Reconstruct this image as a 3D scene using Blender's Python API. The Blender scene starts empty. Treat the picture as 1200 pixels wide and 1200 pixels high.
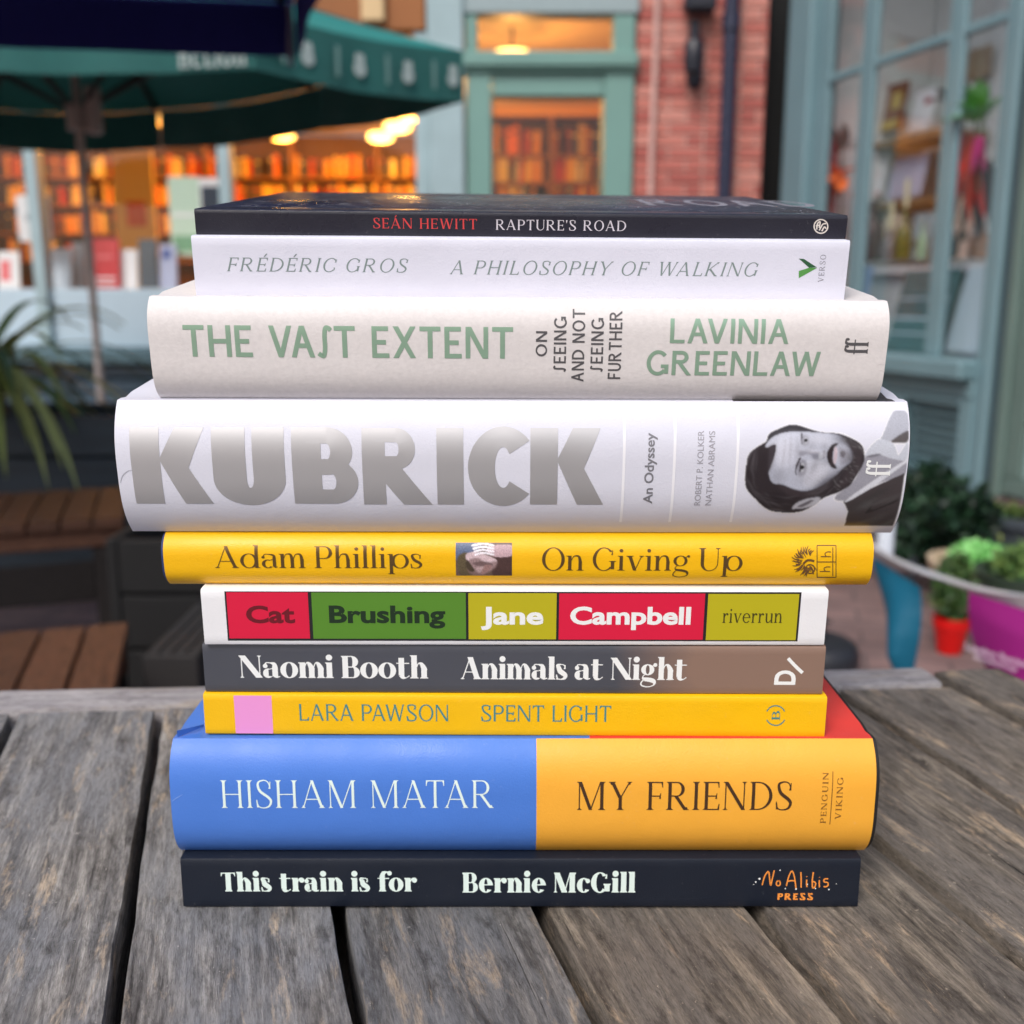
import bpy, bmesh, math, random
import numpy as np
from mathutils import Vector, Matrix
R = math.radians
rnd = random.Random(7)
sc = bpy.context.scene
col = sc.collection

# ---------------------------------------------------------------- camera
FPX, PITCH = 1200.0, math.atan(250 / 1200.0)          # horizon sits at row 350 of 1200
TABLE_Z, STACK_Y = 0.73, 0.300
CP, SP = math.cos(PITCH), math.sin(PITCH)
def ray(px, py):
    x, z = (px - 600) / FPX, (600 - py) / FPX
    return Vector((x, CP + z * SP, -SP + z * CP))
_d = ray(600, 1064)
CAM_H = -_d.z / _d.y * STACK_Y
CAM = Vector((0, 0, TABLE_Z + CAM_H))
cam = bpy.data.objects.new('camera', bpy.data.cameras.new('camera'))
cam.data.lens = 36; cam.data.sensor_width = 36
cam.data.clip_start = 0.01; cam.data.clip_end = 500
cam.location = CAM; cam.rotation_euler = (R(90) - PITCH, 0, 0)
cam.data.dof.use_dof = True; cam.data.dof.focus_distance = 0.305; cam.data.dof.aperture_fstop = 11.5
col.objects.link(cam); sc.camera = cam

# ---------------------------------------------------------------- light
SUN_EL, SUN_AZ = 50, 205                                # bright overcast, light from above and behind the camera
w = bpy.data.worlds.new('World'); sc.world = w; w.use_nodes = True
nt = w.node_tree; bg = nt.nodes['Background']
sky = nt.nodes.new('ShaderNodeTexSky'); sky.sky_type = 'NISHITA'; sky.sun_disc = False
sky.sun_elevation = R(SUN_EL); sky.sun_rotation = R(SUN_AZ)
sky.air_density = 1.0; sky.dust_density = 4.0; sky.ozone_density = 1.0
nt.links.new(sky.outputs[0], bg.inputs[0]); bg.inputs[1].default_value = 0.115
sun = bpy.data.lights.new('sun', 'SUN'); sun.energy = 1.35; sun.angle = R(24); sun.color = (1, .98, .96)
so = bpy.data.objects.new('sun', sun); col.objects.link(so)
_sd = Vector((math.sin(R(SUN_AZ)) * math.cos(R(SUN_EL)), math.cos(R(SUN_AZ)) * math.cos(R(SUN_EL)), math.sin(R(SUN_EL))))
so.rotation_euler = _sd.to_track_quat('Z', 'Y').to_euler()
sc.view_settings.view_transform = 'Standard'; sc.view_settings.look = 'None'
sc.view_settings.gamma = 1; sc.view_settings.use_curve_mapping = False
sc.view_settings.exposure = 0.50
sc.cycles.use_denoising = True; sc.cycles.use_adaptive_sampling = True; sc.cycles.adaptive_threshold = .02
sc.cycles.max_bounces = 8; sc.cycles.diffuse_bounces = 3; sc.cycles.glossy_bounces = 3
sc.cycles.transparent_max_bounces = 12; sc.cycles.sample_clamp_indirect = 6; sc.cycles.caustics_reflective = False

# ---------------------------------------------------------------- geometry helpers
def on_plane(px, py, p0, n):
    d = ray(px, py); n = Vector(n)
    return CAM + d * ((Vector(p0) - CAM).dot(n) / d.dot(n))
def on_y(px, py, Y): return on_plane(px, py, (0, Y, 0), (0, 1, 0))
def on_z(px, py, Z): return on_plane(px, py, (0, 0, Z), (0, 0, 1))
ANG = R(15.5)                                           # the table planks and the side shopfront share this heading
UU, NN = Vector((-math.sin(ANG), math.cos(ANG), 0)), Vector((math.cos(ANG), math.sin(ANG), 0))
def frame(s, w_, z): return UU * s + NN * w_ + Vector((0, 0, z))
def on_w(px, py, W): return on_plane(px, py, NN * W, NN)

class MB:
    """collects shapes, builds ONE mesh object"""
    def __init__(self): self.v, self.f, self.m = [], [], []
    def add(self, vs, fs, mi=0):
        b = len(self.v); self.v += [Vector(p) for p in vs]
        self.f += [[b + i for i in f] for f in fs]; self.m += [mi] * len(fs); return self
    def box(self, c, s, ax=None, bev=0.0, mi=0):
        """box centre c, size s, axes ax (3 vectors); bev > 0 chamfers all edges"""
        ax = ax or (Vector((1, 0, 0)), Vector((0, 1, 0)), Vector((0, 0, 1)))
        c = Vector(c); h = [k / 2 for k in s]
        def P(a, b, d): return c + ax[0] * a + ax[1] * b + ax[2] * d
        if bev <= 0:
            vs = [P(sx * h[0], sy * h[1], sz * h[2]) for sz in (-1, 1) for sy in (-1, 1) for sx in (-1, 1)]
            return self.add(vs, [(0, 2, 3, 1), (4, 5, 7, 6), (0, 1, 5, 4), (2, 6, 7, 3), (0, 4, 6, 2), (1, 3, 7, 5)], mi)
        b = min(bev, min(h) * .9); vs = []; idx = {}
        for sx in (-1, 1):
            for sy in (-1, 1):
                for sz in (-1, 1):
                    for k in range(3):
                        q = [sx * (h[0] - b), sy * (h[1] - b), sz * (h[2] - b)]
                        q[k] = (sx, sy, sz)[k] * h[k]
                        idx[(sx, sy, sz, k)] = len(vs); vs.append(P(*q))
        fs = []
        for k in range(3):
            i, j = [(1, 2), (2, 0), (0, 1)][k]
            for s_ in (-1, 1):
                q = []
                for (a, d) in ((-1, -1), (1, -1), (1, 1), (-1, 1)):
                    t = [0, 0, 0]; t[k] = s_; t[i] = a; t[j] = d; q.append(idx[(*t, k)])
                fs.append(q if s_ > 0 else q[::-1])
        for k in range(3):                               # edges along axis k
            i, j = [(1, 2), (2, 0), (0, 1)][k]
            for a in (-1, 1):
                for d in (-1, 1):
                    t0 = [0, 0, 0]; t0[i] = a; t0[j] = d; t1 = list(t0); t0[k] = -1; t1[k] = 1
                    fs.append((idx[(*t0, i)], idx[(*t1, i)], idx[(*t1, j)], idx[(*t0, j)]))
        for sx in (-1, 1):
            for sy in (-1, 1):
                for sz in (-1, 1): fs.append(tuple(idx[(sx, sy, sz, k)] for k in range(3)))
        return self.add(vs, fs, mi)
    def span(self, a, b, bev=0.0, mi=0):
        a, b = Vector(a), Vector(b)
        return self.box((a + b) / 2, [abs(q) for q in (b - a)], None, bev, mi)
    def bar(self, p, q, wd, th, up=(0, 0, 1), bev=0.0, mi=0):
        """rectangular bar from p to q"""
        p, q = Vector(p), Vector(q); x = (q - p).normalized(); y = Vector(up).cross(x).normalized(); z = x.cross(y)
        return self.box((p + q) / 2, ((q - p).length, wd, th), (x, y, z), bev, mi)
    def tube(self, pts, r, n=10, cap=True, mi=0):
        pts = [Vector(p) for p in pts]; rs = r if isinstance(r, (list, tuple)) else [r] * len(pts)
        base = len(self.v); prev = None
        for i, p in enumerate(pts):
            t = (pts[min(i + 1, len(pts) - 1)] - pts[max(i - 1, 0)]).normalized()
            a = prev - t * prev.dot(t) if prev else (Vector((0, 0, 1)).cross(t) if abs(t.z) < .95 else Vector((1, 0, 0)).cross(t))
            a.normalize(); prev = a; b = t.cross(a)
            self.v += [p + (a * math.cos(k * 2 * math.pi / n) + b * math.sin(k * 2 * math.pi / n)) * rs[i] for k in range(n)]
        for i in range(len(pts) - 1):
            for k in range(n):
                self.f.append([base + i * n + k, base + i * n + (k + 1) % n, base + (i + 1) * n + (k + 1) % n, base + (i + 1) * n + k]); self.m.append(mi)
        if cap:
            self.f.append([base + k for k in range(n)][::-1]); self.m.append(mi)
            self.f.append([base + (len(pts) - 1) * n + k for k in range(n)]); self.m.append(mi)
        return self
    def lathe(self, c, prof, n=28, mi=0, close=True):
        """prof: list of (r, z) going round the section"""
        c = Vector(c); base = len(self.v)
        for (r, z) in prof:
            self.v += [c + Vector((r * math.cos(k * 2 * math.pi / n), r * math.sin(k * 2 * math.pi / n), z)) for k in range(n)]
        for i in range(len(prof) - 1):
            for k in range(n):
                self.f.append([base + i * n + k, base + i * n + (k + 1) % n, base + (i + 1) * n + (k + 1) % n, base + (i + 1) * n + k]); self.m.append(mi)
        if close:
            for i in (0, len(prof) - 1):
                if prof[i][0] > 1e-6:
                    q = [base + i * n + k for k in range(n)]; self.f.append(q[::-1] if i == 0 else q); self.m.append(mi)
        return self
    def sheet(self, grid, mi=0, th=0.0, tdir=None):
        """grid of points [i][j]; th > 0 gives it a back face and rims along tdir"""
        ni, nj = len(grid), len(grid[0]); base = len(self.v)
        for row in grid: self.v += [Vector(p) for p in row]
        g = lambda i, j: base + i * nj + j
        fs = [[g(i, j), g(i, j + 1), g(i + 1, j + 1), g(i + 1, j)] for i in range(ni - 1) for j in range(nj - 1)]
        if th:
            b2 = len(self.v); td = Vector(tdir) * th
            for row in grid: self.v += [Vector(p) + td for p in row]
            h = lambda i, j: b2 + i * nj + j
            fs += [[h(i, j), h(i + 1, j), h(i + 1, j + 1), h(i, j + 1)] for i in range(ni - 1) for j in range(nj - 1)]
            for i in range(ni - 1):
                fs += [[g(i, 0), g(i + 1, 0), h(i + 1, 0), h(i, 0)], [g(i, nj - 1), h(i, nj - 1), h(i + 1, nj - 1), g(i + 1, nj - 1)]]
            for j in range(nj - 1):
                fs += [[g(0, j), h(0, j), h(0, j + 1), g(0, j + 1)], [g(ni - 1, j), g(ni - 1, j + 1), h(ni - 1, j + 1), h(ni - 1, j)]]
        self.f += fs; self.m += [mi] * len(fs); return self
    def mesh(self, name, mats):
        me = bpy.data.meshes.new(name); me.from_pydata([tuple(p) for p in self.v], [], self.f)
        for m_ in (mats if isinstance(mats, (list, tuple)) else [mats]): me.materials.append(m_)
        me.polygons.foreach_set('material_index', self.m); me.update(); return me
    def build(self, name, mats, parent=None, smooth=None, fix=True):
        me = self.mesh(name, mats)
        if fix:
            b = bmesh.new(); b.from_mesh(me); bmesh.ops.recalc_face_normals(b, faces=b.faces); b.to_mesh(me); b.free()
        return link(name, me, parent, smooth)
def link(name, me, parent=None, smooth=None):
    o = bpy.data.objects.new(name, me); col.objects.link(o)
    if parent is not None:
        o.parent = parent
        if parent.parent is None and parent.type == 'EMPTY': o.matrix_parent_inverse = Matrix.Translation(parent.location).inverted()
    if smooth is not None and me is not None:
        me.polygons.foreach_set('use_smooth', [True] * len(me.polygons)); me.set_sharp_from_angle(angle=R(smooth))
    return o
def tag(o, label=None, cat=None, group=None, kind=None):
    for k, v_ in (('label', label), ('category', cat), ('group', group), ('kind', kind)):
        if v_: o[k] = v_
    return o
def thing(name, label, cat, loc=(0, 0, 0), group=None):
    o = bpy.data.objects.new(name, None); o.empty_display_size = .1; col.objects.link(o); o.location = loc
    return tag(o, label, cat, group)

# ---------------------------------------------------------------- materials
def lin(c):
    c = c / 255.0
    return c / 12.92 if c <= .04045 else ((c + .055) / 1.055) ** 2.4
def rgb(r, g, b): return (lin(r), lin(g), lin(b), 1)
_mats = {}
def mat(name, c, rough=.6, metal=0.0, var=0.0, scale=20.0, bump=0.0, bscale=200.0, spec=None, emit=0.0, coat=0.0, rand=0.0, stretch=None, sheen=0.0, wear=0.0):
    """principled with a noise that varies the value by +-var; rand varies it per object"""
    if name in _mats: return _mats[name]
    m = bpy.data.materials.new(name); m.use_nodes = True; n = m.node_tree.nodes; l = m.node_tree.links
    b = n['Principled BSDF']; b.inputs['Base Color'].default_value = c
    b.inputs['Roughness'].default_value = rough; b.inputs['Metallic'].default_value = metal
    if spec is not None: b.inputs['Specular IOR Level'].default_value = spec
    if coat: b.inputs['Coat Weight'].default_value = coat; b.inputs['Coat Roughness'].default_value = .15
    if sheen: b.inputs['Sheen Weight'].default_value = sheen
    tc = n.new('ShaderNodeTexCoord'); co = tc.outputs['Object']
    if stretch:
        mp = n.new('ShaderNodeMapping'); mp.inputs['Scale'].default_value = stretch; l.new(co, mp.inputs[0]); co = mp.outputs[0]
    last = None
    if var or rand:
        hsv = n.new('ShaderNodeHueSaturation'); hsv.inputs['Color'].default_value = c
        if var:
            nz = n.new('ShaderNodeTexNoise'); nz.inputs['Scale'].default_value = scale; nz.inputs['Detail'].default_value = 6; l.new(co, nz.inputs[0])
            mr = n.new('ShaderNodeMapRange'); mr.inputs[1].default_value = .25; mr.inputs[2].default_value = .75
            mr.inputs[3].default_value = 1 - var; mr.inputs[4].default_value = 1 + var; l.new(nz.outputs[0], mr.inputs[0]); last = mr.outputs[0]
        if rand:
            oi = n.new('ShaderNodeObjectInfo'); mr2 = n.new('ShaderNodeMapRange'); mr2.inputs[3].default_value = 1 - rand; mr2.inputs[4].default_value = 1 + rand
            l.new(oi.outputs['Random'], mr2.inputs[0])
            if last is None: last = mr2.outputs[0]
            else:
                mu = n.new('ShaderNodeMath'); mu.operation = 'MULTIPLY'; l.new(last, mu.inputs[0]); l.new(mr2.outputs[0], mu.inputs[1]); last = mu.outputs[0]
        l.new(last, hsv.inputs['Value']); l.new(hsv.outputs[0], b.inputs['Base Color'])
    if bump:
        nb = n.new('ShaderNodeTexNoise'); nb.inputs['Scale'].default_value = bscale; nb.inputs['Detail'].default_value = 5; l.new(co, nb.inputs[0])
        bp = n.new('ShaderNodeBump'); bp.inputs['Strength'].default_value = bump; bp.inputs['Distance'].default_value = .002; l.new(nb.outputs[0], bp.inputs['Height']); l.new(bp.outputs[0], b.inputs['Normal'])
    if wear:
        src = b.inputs['Base Color'].links[0].from_socket if b.inputs['Base Color'].links else None
        wn = n.new('ShaderNodeTexNoise'); wn.inputs['Scale'].default_value = 520; wn.inputs['Detail'].default_value = 8; wn.inputs['Roughness'].default_value = .75; l.new(tc.outputs['Object'], wn.inputs[0])
        wr = n.new('ShaderNodeMapRange'); wr.inputs[1].default_value = .62; wr.inputs[2].default_value = .74; wr.inputs[4].default_value = wear; l.new(wn.outputs[0], wr.inputs[0])
        wm = n.new('ShaderNodeMix'); wm.data_type = 'RGBA'; l.new(wr.outputs[0], wm.inputs[0]); wm.inputs[6].default_value = c; wm.inputs[7].default_value = (.62, .60, .58, 1)
        if src: l.new(src, wm.inputs[6])
        l.new(wm.outputs[2], b.inputs['Base Color'])
        sn = n.new('ShaderNodeTexNoise'); sn.inputs['Scale'].default_value = 38; sn.inputs['Detail'].default_value = 7; l.new(tc.outputs['Object'], sn.inputs[0])
        sr = n.new('ShaderNodeMapRange'); sr.inputs[1].default_value = .3; sr.inputs[2].default_value = .7; sr.inputs[3].default_value = max(.08, rough - .10); sr.inputs[4].default_value = min(1, rough + .14); l.new(sn.outputs[0], sr.inputs[0]); l.new(sr.outputs[0], b.inputs['Roughness'])
        b2 = n.new('ShaderNodeBump'); b2.inputs['Strength'].default_value = .12; b2.inputs['Distance'].default_value = .004; l.new(sn.outputs[0], b2.inputs['Height'])
        if b.inputs['Normal'].links: l.new(b.inputs['Normal'].links[0].from_socket, b2.inputs['Normal'])
        l.new(b2.outputs[0], b.inputs['Normal'])
    if emit:
        b.inputs['Emission Color'].default_value = c; b.inputs['Emission Strength'].default_value = emit
    _mats[name] = m; return m
def attr_mat(name, rough=.5):
    m = bpy.data.materials.new(name); m.use_nodes = True; n = m.node_tree.nodes
    a = n.new('ShaderNodeAttribute'); a.attribute_name = 'print'
    m.node_tree.links.new(a.outputs['Color'], n['Principled BSDF'].inputs['Base Color']); n['Principled BSDF'].inputs['Roughness'].default_value = rough
    return m
def glass_mat(name='window_glass', tint=(1, 1, 1, 1), refl=.03):
    m = bpy.data.materials.new(name); m.use_nodes = True; n = m.node_tree.nodes; l = m.node_tree.links
    n.remove(n['Principled BSDF']); t = n.new('ShaderNodeBsdfTransparent'); t.inputs[0].default_value = tint
    g = n.new('ShaderNodeBsdfGlossy'); g.inputs['Roughness'].default_value = .02
    lw = n.new('ShaderNodeLayerWeight'); pw = n.new('ShaderNodeMath'); pw.operation = 'POWER'; pw.inputs[1].default_value = 4.5; ad = n.new('ShaderNodeMath'); ad.operation = 'MULTIPLY_ADD'; ad.inputs[1].default_value = .9; ad.inputs[2].default_value = refl
    mx = n.new('ShaderNodeMixShader'); l.new(lw.outputs['Facing'], pw.inputs[0]); l.new(pw.outputs[0], ad.inputs[0])
    l.new(ad.outputs[0], mx.inputs[0]); l.new(t.outputs[0], mx.inputs[1]); l.new(g.outputs[0], mx.inputs[2]); l.new(mx.outputs[0], n['Material Output'].inputs[0])
    return m
GLASS = glass_mat()
def wood_mat(name, dark, mid, light, patch, cool=None, axis_scale=(250, 17, 140), rough=.8):
    """weathered timber: long grain streaks, stains, bleached patches; local Y of the plank is its length"""
    cool = cool or mid; m = bpy.data.materials.new(name); m.use_nodes = True; n = m.node_tree.nodes; l = m.node_tree.links; b = n['Principled BSDF']
    b.inputs['Roughness'].default_value = rough; b.inputs['Specular IOR Level'].default_value = .35
    tc = n.new('ShaderNodeTexCoord'); oi = n.new('ShaderNodeObjectInfo')
    ad = n.new('ShaderNodeVectorMath'); ad.operation = 'ADD'
    sc_ = n.new('ShaderNodeVectorMath'); sc_.operation = 'SCALE'; sc_.inputs[0].default_value = (3.1, 7.7, 1.9); l.new(oi.outputs['Random'], sc_.inputs['Scale'])
    l.new(tc.outputs['Object'], ad.inputs[0]); l.new(sc_.outputs[0], ad.inputs[1])
    def noise(scale, detail=8, rough_=.6, dist=0.0):
        mp = n.new('ShaderNodeMapping'); mp.inputs['Scale'].default_value = scale; l.new(ad.outputs[0], mp.inputs[0])
        z = n.new('ShaderNodeTexNoise'); z.inputs['Scale'].default_value = 1; z.inputs['Detail'].default_value = detail; z.inputs['Roughness'].default_value = rough_; z.inputs['Distortion'].default_value = dist
        l.new(mp.outputs[0], z.inputs[0]); return z.outputs[0]
    def ramp(src, stops):
        r = n.new('ShaderNodeValToRGB'); e = r.color_ramp.elements
        e[0].position, e[0].color = stops[0]; e[1].position, e[1].color = stops[-1]
        for p_, c_ in stops[1:-1]: k = e.new(p_); k.color = c_
        l.new(src, r.inputs[0]); return r.outputs[0]
    def mix(f, a_, b_, mode='MIX'):
        x = n.new('ShaderNodeMix'); x.data_type = 'RGBA'; x.blend_type = mode
        if isinstance(f, float): x.inputs[0].default_value = f
        else: l.new(f, x.inputs[0])
        for k, s_ in ((6, a_), (7, b_)):
            if isinstance(s_, tuple): x.inputs[k].default_value = s_
            else: l.new(s_, x.inputs[k])
        return x.outputs[2]
    grain = noise(axis_scale, 9, .72, .35); stain = noise((34, 10, 34), 9, .68, .5); pt = noise((95, 20, 70), 10, .74, .35); fine = noise((1150, 170, 600), 7, .8, .2); blot = noise((120, 34, 110), 9, .75, .4)
    speck = noise((520, 330, 520), 4, .7)
    c1 = ramp(grain, [(.34, dark), (.50, mid), (.68, light)])
    c2 = mix(ramp(stain, [(.40, (0, 0, 0, 1)), (.58, (.8, .8, .8, 1))]), c1, cool)
    c2 = mix(ramp(blot, [(.34, (.85, .85, .85, 1)), (.50, (0, 0, 0, 1))]), c2, dark)
    c3 = mix(ramp(pt, [(.55, (0, 0, 0, 1)), (.66, (.9, .9, .9, 1))]), c2, patch)
    c4 = mix(.85, c3, ramp(fine, [(.30, (.30, .29, .28, 1)), (.56, (1.0, 1.0, 1.0, 1))]), 'MULTIPLY')
    crack = noise((330, 9, 200), 6, .65, .35); c4 = mix(ramp(crack, [(.30, (.9, .9, .9, 1)), (.345, (0, 0, 0, 1))]), c4, (.012, .011, .010, 1))
    c5 = mix(ramp(speck, [(.66, (0, 0, 0, 1)), (.72, (.7, .7, .7, 1))]), c4, light)
    hs = n.new('ShaderNodeHueSaturation'); l.new(c5, hs.inputs['Color'])
    mr = n.new('ShaderNodeMapRange'); mr.inputs[3].default_value = .82; mr.inputs[4].default_value = 1.2; l.new(oi.outputs['Random'], mr.inputs[0]); l.new(mr.outputs[0], hs.inputs['Value'])
    l.new(hs.outputs[0], b.inputs['Base Color'])
    sm = n.new('ShaderNodeMath'); sm.operation = 'ADD'; l.new(grain, sm.inputs[0]); l.new(fine, sm.inputs[1]); s2 = n.new('ShaderNodeMath'); s2.operation = 'ADD'; l.new(sm.outputs[0], s2.inputs[0]); l.new(ramp(crack, [(.25, (0, 0, 0, 1)), (.36, (1, 1, 1, 1))]), s2.inputs[1]); sm = s2
    bp = n.new('ShaderNodeBump'); bp.inputs['Strength'].default_value = .7; bp.inputs['Distance'].default_value = .0014; l.new(sm.outputs[0], bp.inputs['Height']); l.new(bp.outputs[0], b.inputs['Normal'])
    return m

# ---------------------------------------------------------------- lettering: outlines drawn from strokes, cap height = 1
def catmull(pts, ws, n=7, closed=False):
    P = [Vector((p[0], p[1], w_)) for p, w_ in zip(pts, ws)]; out = []
    N = len(P); g = (lambda i: P[i % N]) if closed else (lambda i: P[max(0, min(N - 1, i))])
    for i in range(N if closed else N - 1):
        a, b, c, d = g(i - 1), g(i), g(i + 1), g(i + 2)
        for k in range(n):
            t = k / n
            out.append(.5 * ((2 * b) + (c - a) * t + (2 * a - 5 * b + 4 * c - d) * t * t + (3 * b - a - 3 * c + d) * t ** 3))
    if not closed: out.append(P[-1])
    return out
class Pen:
    def __init__(self): self.q, self.k = [], 0
    def strip(self, L, R_):
        m = max(1, int(max(abs(a[1] - b[1]) for a, b in zip(L, R_)) / .07), int(max(abs(a[0] - b[0]) for a, b in zip(L, R_)) / .14))
        f = lambda i, j: (L[i][0] + (R_[i][0] - L[i][0]) * j / m, L[i][1] + (R_[i][1] - L[i][1]) * j / m)
        for i in range(len(L) - 1):
            for j in range(m): self.q.append(([f(i, j), f(i, j + 1), f(i + 1, j + 1), f(i + 1, j)], self.k))
        self.k += 1
    def bar(self, x0, x1, y0, y1):
        n = max(1, math.ceil(abs(y1 - y0) / .05))
        ys = [y0 + (y1 - y0) * i / n for i in range(n + 1)]
        self.strip([(x0, y) for y in ys], [(x1, y) for y in ys])
    def diag(self, x0, y0, x1, y1, w_):
        dx, dy = x1 - x0, y1 - y0; hw = w_ * math.hypot(dx, dy) / abs(dy) / 2; n = max(2, int(abs(dy) / .09))
        c = [(x0 + dx * i / n, y0 + dy * i / n) for i in range(n + 1)]
        self.strip([(x - hw, y) for x, y in c], [(x + hw, y) for x, y in c])
    def arc(self, cx, cy, rx, ry, a0, a1, S, h, n=30):
        o, i_ = [], []
        for k in range(n + 1):
            t = R(a0 + (a1 - a0) * k / n); c, s = math.cos(t), math.sin(t)
            o.append((cx + rx * c, cy + ry * s)); i_.append((cx + (rx - S) * c, cy + (ry - h) * s))
        self.strip(o, i_)
    def path(self, pts, ws, n=7):
        C = catmull(pts, ws, n); L, R_ = [], []
        for i, p in enumerate(C):
            d = C[min(i + 1, len(C) - 1)] - C[max(i - 1, 0)]; ln = math.hypot(d.x, d.y) or 1
            nx, ny = -d.y / ln * p.z / 2, d.x / ln * p.z / 2
            L.append((p.x + nx, p.y + ny)); R_.append((p.x - nx, p.y - ny))
        self.strip(L, R_)
    def dot(self, cx, cy, r, ry=None):
        ry = ry or r; t = [R(-90 + 180 * k / 12) for k in range(13)]
        self.strip([(cx - r * math.cos(a), cy + ry * math.sin(a)) for a in t], [(cx + r * math.cos(a), cy + ry * math.sin(a)) for a in t])
class Sty:
    def __init__(s, S, h, ser=0, st=0, xh=.68, slant=0, br=.06, wide=1.0, track=.1, space=.35):
        s.S, s.h, s.ser, s.st, s.X, s.slant, s.br, s.wide, s.track, s.space = S, h, ser, st, xh, slant, br, wide, track, space
def glyph(ch, y_):
    p = Pen(); S, h, ser, st, X = y_.S, y_.h, y_.ser, y_.st, y_.X; B = p.bar; hv = h if ser else S * .96
    def foot(xc, y, up, w_=None, l=1, r=1):
        if not ser: return
        w_ = S if w_ is None else w_; a, b = xc - w_ / 2, xc + w_ / 2
        B(a - ser * l, b + ser * r, min(y, y + up * st), max(y, y + up * st))
        ys = [y + up * (st + y_.br * k / 3) for k in range(4)]; f = [.55, .22, .06, 0]
        p.strip([(a - ser * l * q, yy) for q, yy in zip(f, ys)], [(b + ser * r * q, yy) for q, yy in zip(f, ys)])
    def stem(x, y0=0, y1=1, w_=None, bot=1, top=1, tl=1, tr=1):
        w_ = S if w_ is None else w_; B(x, x + w_, y0, y1)
        if bot: foot(x + w_ / 2, y0, 1, w_)
        if top: foot(x + w_ / 2, y1, -1, w_, tl, tr)
    def tick(x, y, dy, w_=None):                        # vertical serif at the end of an arm
        if ser:
            w_ = w_ or h * 1.2
            p.strip([(x - w_ * 1.6, y), (x - w_ * .9, y + dy * .5), (x - w_ * .5, y + dy)], [(x, y), (x, y + dy * .5), (x + w_ * .1, y + dy)])
    def bowl(x, y0, y1, w_, hb=None):
        ry = (y1 - y0) / 2; cx = x + max(w_ - ry * 1.05, S * .3); rx = x + w_ - cx
        hb = min(h, ry * .66); B(x, cx, y1 - hb, y1); B(x, cx, y0, y0 + hb); p.arc(cx, y0 + ry, rx, ry, -90, 90, min(S, rx * .86), hb, 20)
    def arch(xl, xr, ry=.26):
        p.path([(xl + S * .85, X - ry * .9), (xl + S + (xr - xl - 2 * S) * .35, X - h * .75), (xr - S * .95, X - h * .7 - S * .1), (xr - S / 2, X - ry), (xr - S / 2, X - ry - .08)], [h, h * 1.1, (h + S) * .55, S, S])
        B(xr - S, xr, 0, X - ry - .02)
    base = {'\u00c9': 'E', '\u00c1': 'A'}.get(ch)
    if base: ch = base
    ax = .3
    if ch == 'A':
        W = .72 + S * .35; ap = W * .47; p.diag(hv / 2 + .01, 0, ap, 1, hv); p.diag(W - S / 2, 0, ap, 1, S)
        B(W * .17, W * .74, .30, .30 + h); foot(h / 2 + .01, 0, 1, h); foot(W - S / 2, 0, 1); ax = ap
    elif ch == 'B': stem(0, top=0, bot=0); bowl(S * .5, .5 - h / 2, 1, .46 + S * .3); bowl(S * .5, 0, .5 + h / 2, .52 + S * .3); foot(S / 2, 0, 1, S, 1, 0); foot(S / 2, 1, -1, S, 1, 0)
    elif ch in 'CG':
        W = .40 + S * .2; p.arc(W, .5, W, .52, 42, 318, S, h * 1.05, 36)
        if ser: tick(W + W * .78, .70, .22); tick(W + W * .78, .32, -.2) if ch == 'C' else None
        if ch == 'G':
            x = W + W * .74 - S * .4; B(x, x + S, .06, .44); foot(x + S / 2, .44, -1)
            if not ser: B(x - S * .9, x + S, .44 - h, .44)
    elif ch == 'D': stem(0, top=0, bot=0); bowl(S * .5, 0, 1, .66 + S * .3); foot(S / 2, 0, 1, S, 1, 0); foot(S / 2, 1, -1, S, 1, 0)
    elif ch in 'EFL':
        stem(0, top=0, bot=0); foot(S / 2, 0, 1, S, 1, 1 if ch == 'F' else 0); foot(S / 2, 1, -1, S, 1, 1 if ch == 'L' else 0); W = .46 + S * .5
        if ch != 'L': B(S * .5, W, 1 - h, 1); tick(W, 1, -.2); B(S * .5, W * .86, .5 - h / 2, .5 + h / 2); tick(W * .86, .5 - .1, .2, h)
        if ch != 'F': B(S * .5, W * 1.04, 0, h); tick(W * 1.04, 0, .22)
        ax = .28
    elif ch == 'H': stem(0); W = .58 + S; stem(W - S); B(S * .5, W - S * .5, .5 - h / 2, .5 + h / 2)
    elif ch == 'I': stem(0)
    elif ch == 'K' and S > .28:
        n_ = 10; f = lambda a, c: [(a[0] + (c[0] - a[0]) * i / n_, a[1] + (c[1] - a[1]) * i / n_) for i in range(n_ + 1)]
        B(0, S, 0, 1); p.strip(f((.57, 1), (S * .97, .60)), f((.94, 1), (.725, .49))); p.strip(f((S * .97, .60), (.64, 0)), f((.725, .49), (1.0, 0)))
    elif ch == 'K': stem(0); p.diag(S * .9, .42, .52 + S * .6, 1, hv); p.diag(S * .9 + .10, .5, .58 + S * .7, 0, S); foot(.52 + S * .6, 1, -1, hv); foot(.58 + S * .7, 0, 1)
    elif ch == 'M':
        W = .82 + S * .7; B(0, hv, 0, 1); B(W - S, W, 0, 1); p.diag(hv * .6 + S * .2, 1, W * .48, 0, S); p.diag(W - S * .9, 1, W * .48, 0, hv)
        foot(hv / 2, 0, 1, hv); foot(W - S / 2, 0, 1); foot(hv / 2, 1, -1, hv, 1, 0); foot(W - S / 2, 1, -1, S, 0, 1)
    elif ch == 'N':
        W = .66 + S * .5; B(0, hv, 0, 1); B(W - hv, W, 0, 1); p.diag(hv * .5 + S * .1, 1, W - hv * .5 - S * .1, 0, S)
        foot(hv / 2, 0, 1, hv); foot(hv / 2, 1, -1, hv, 1, 0); foot(W - hv / 2, 1, -1, hv)
    elif ch == 'O': p.arc(.43, .5, .43, .52, 0, 360, S, h, 44)
    elif ch in 'PR':
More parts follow.
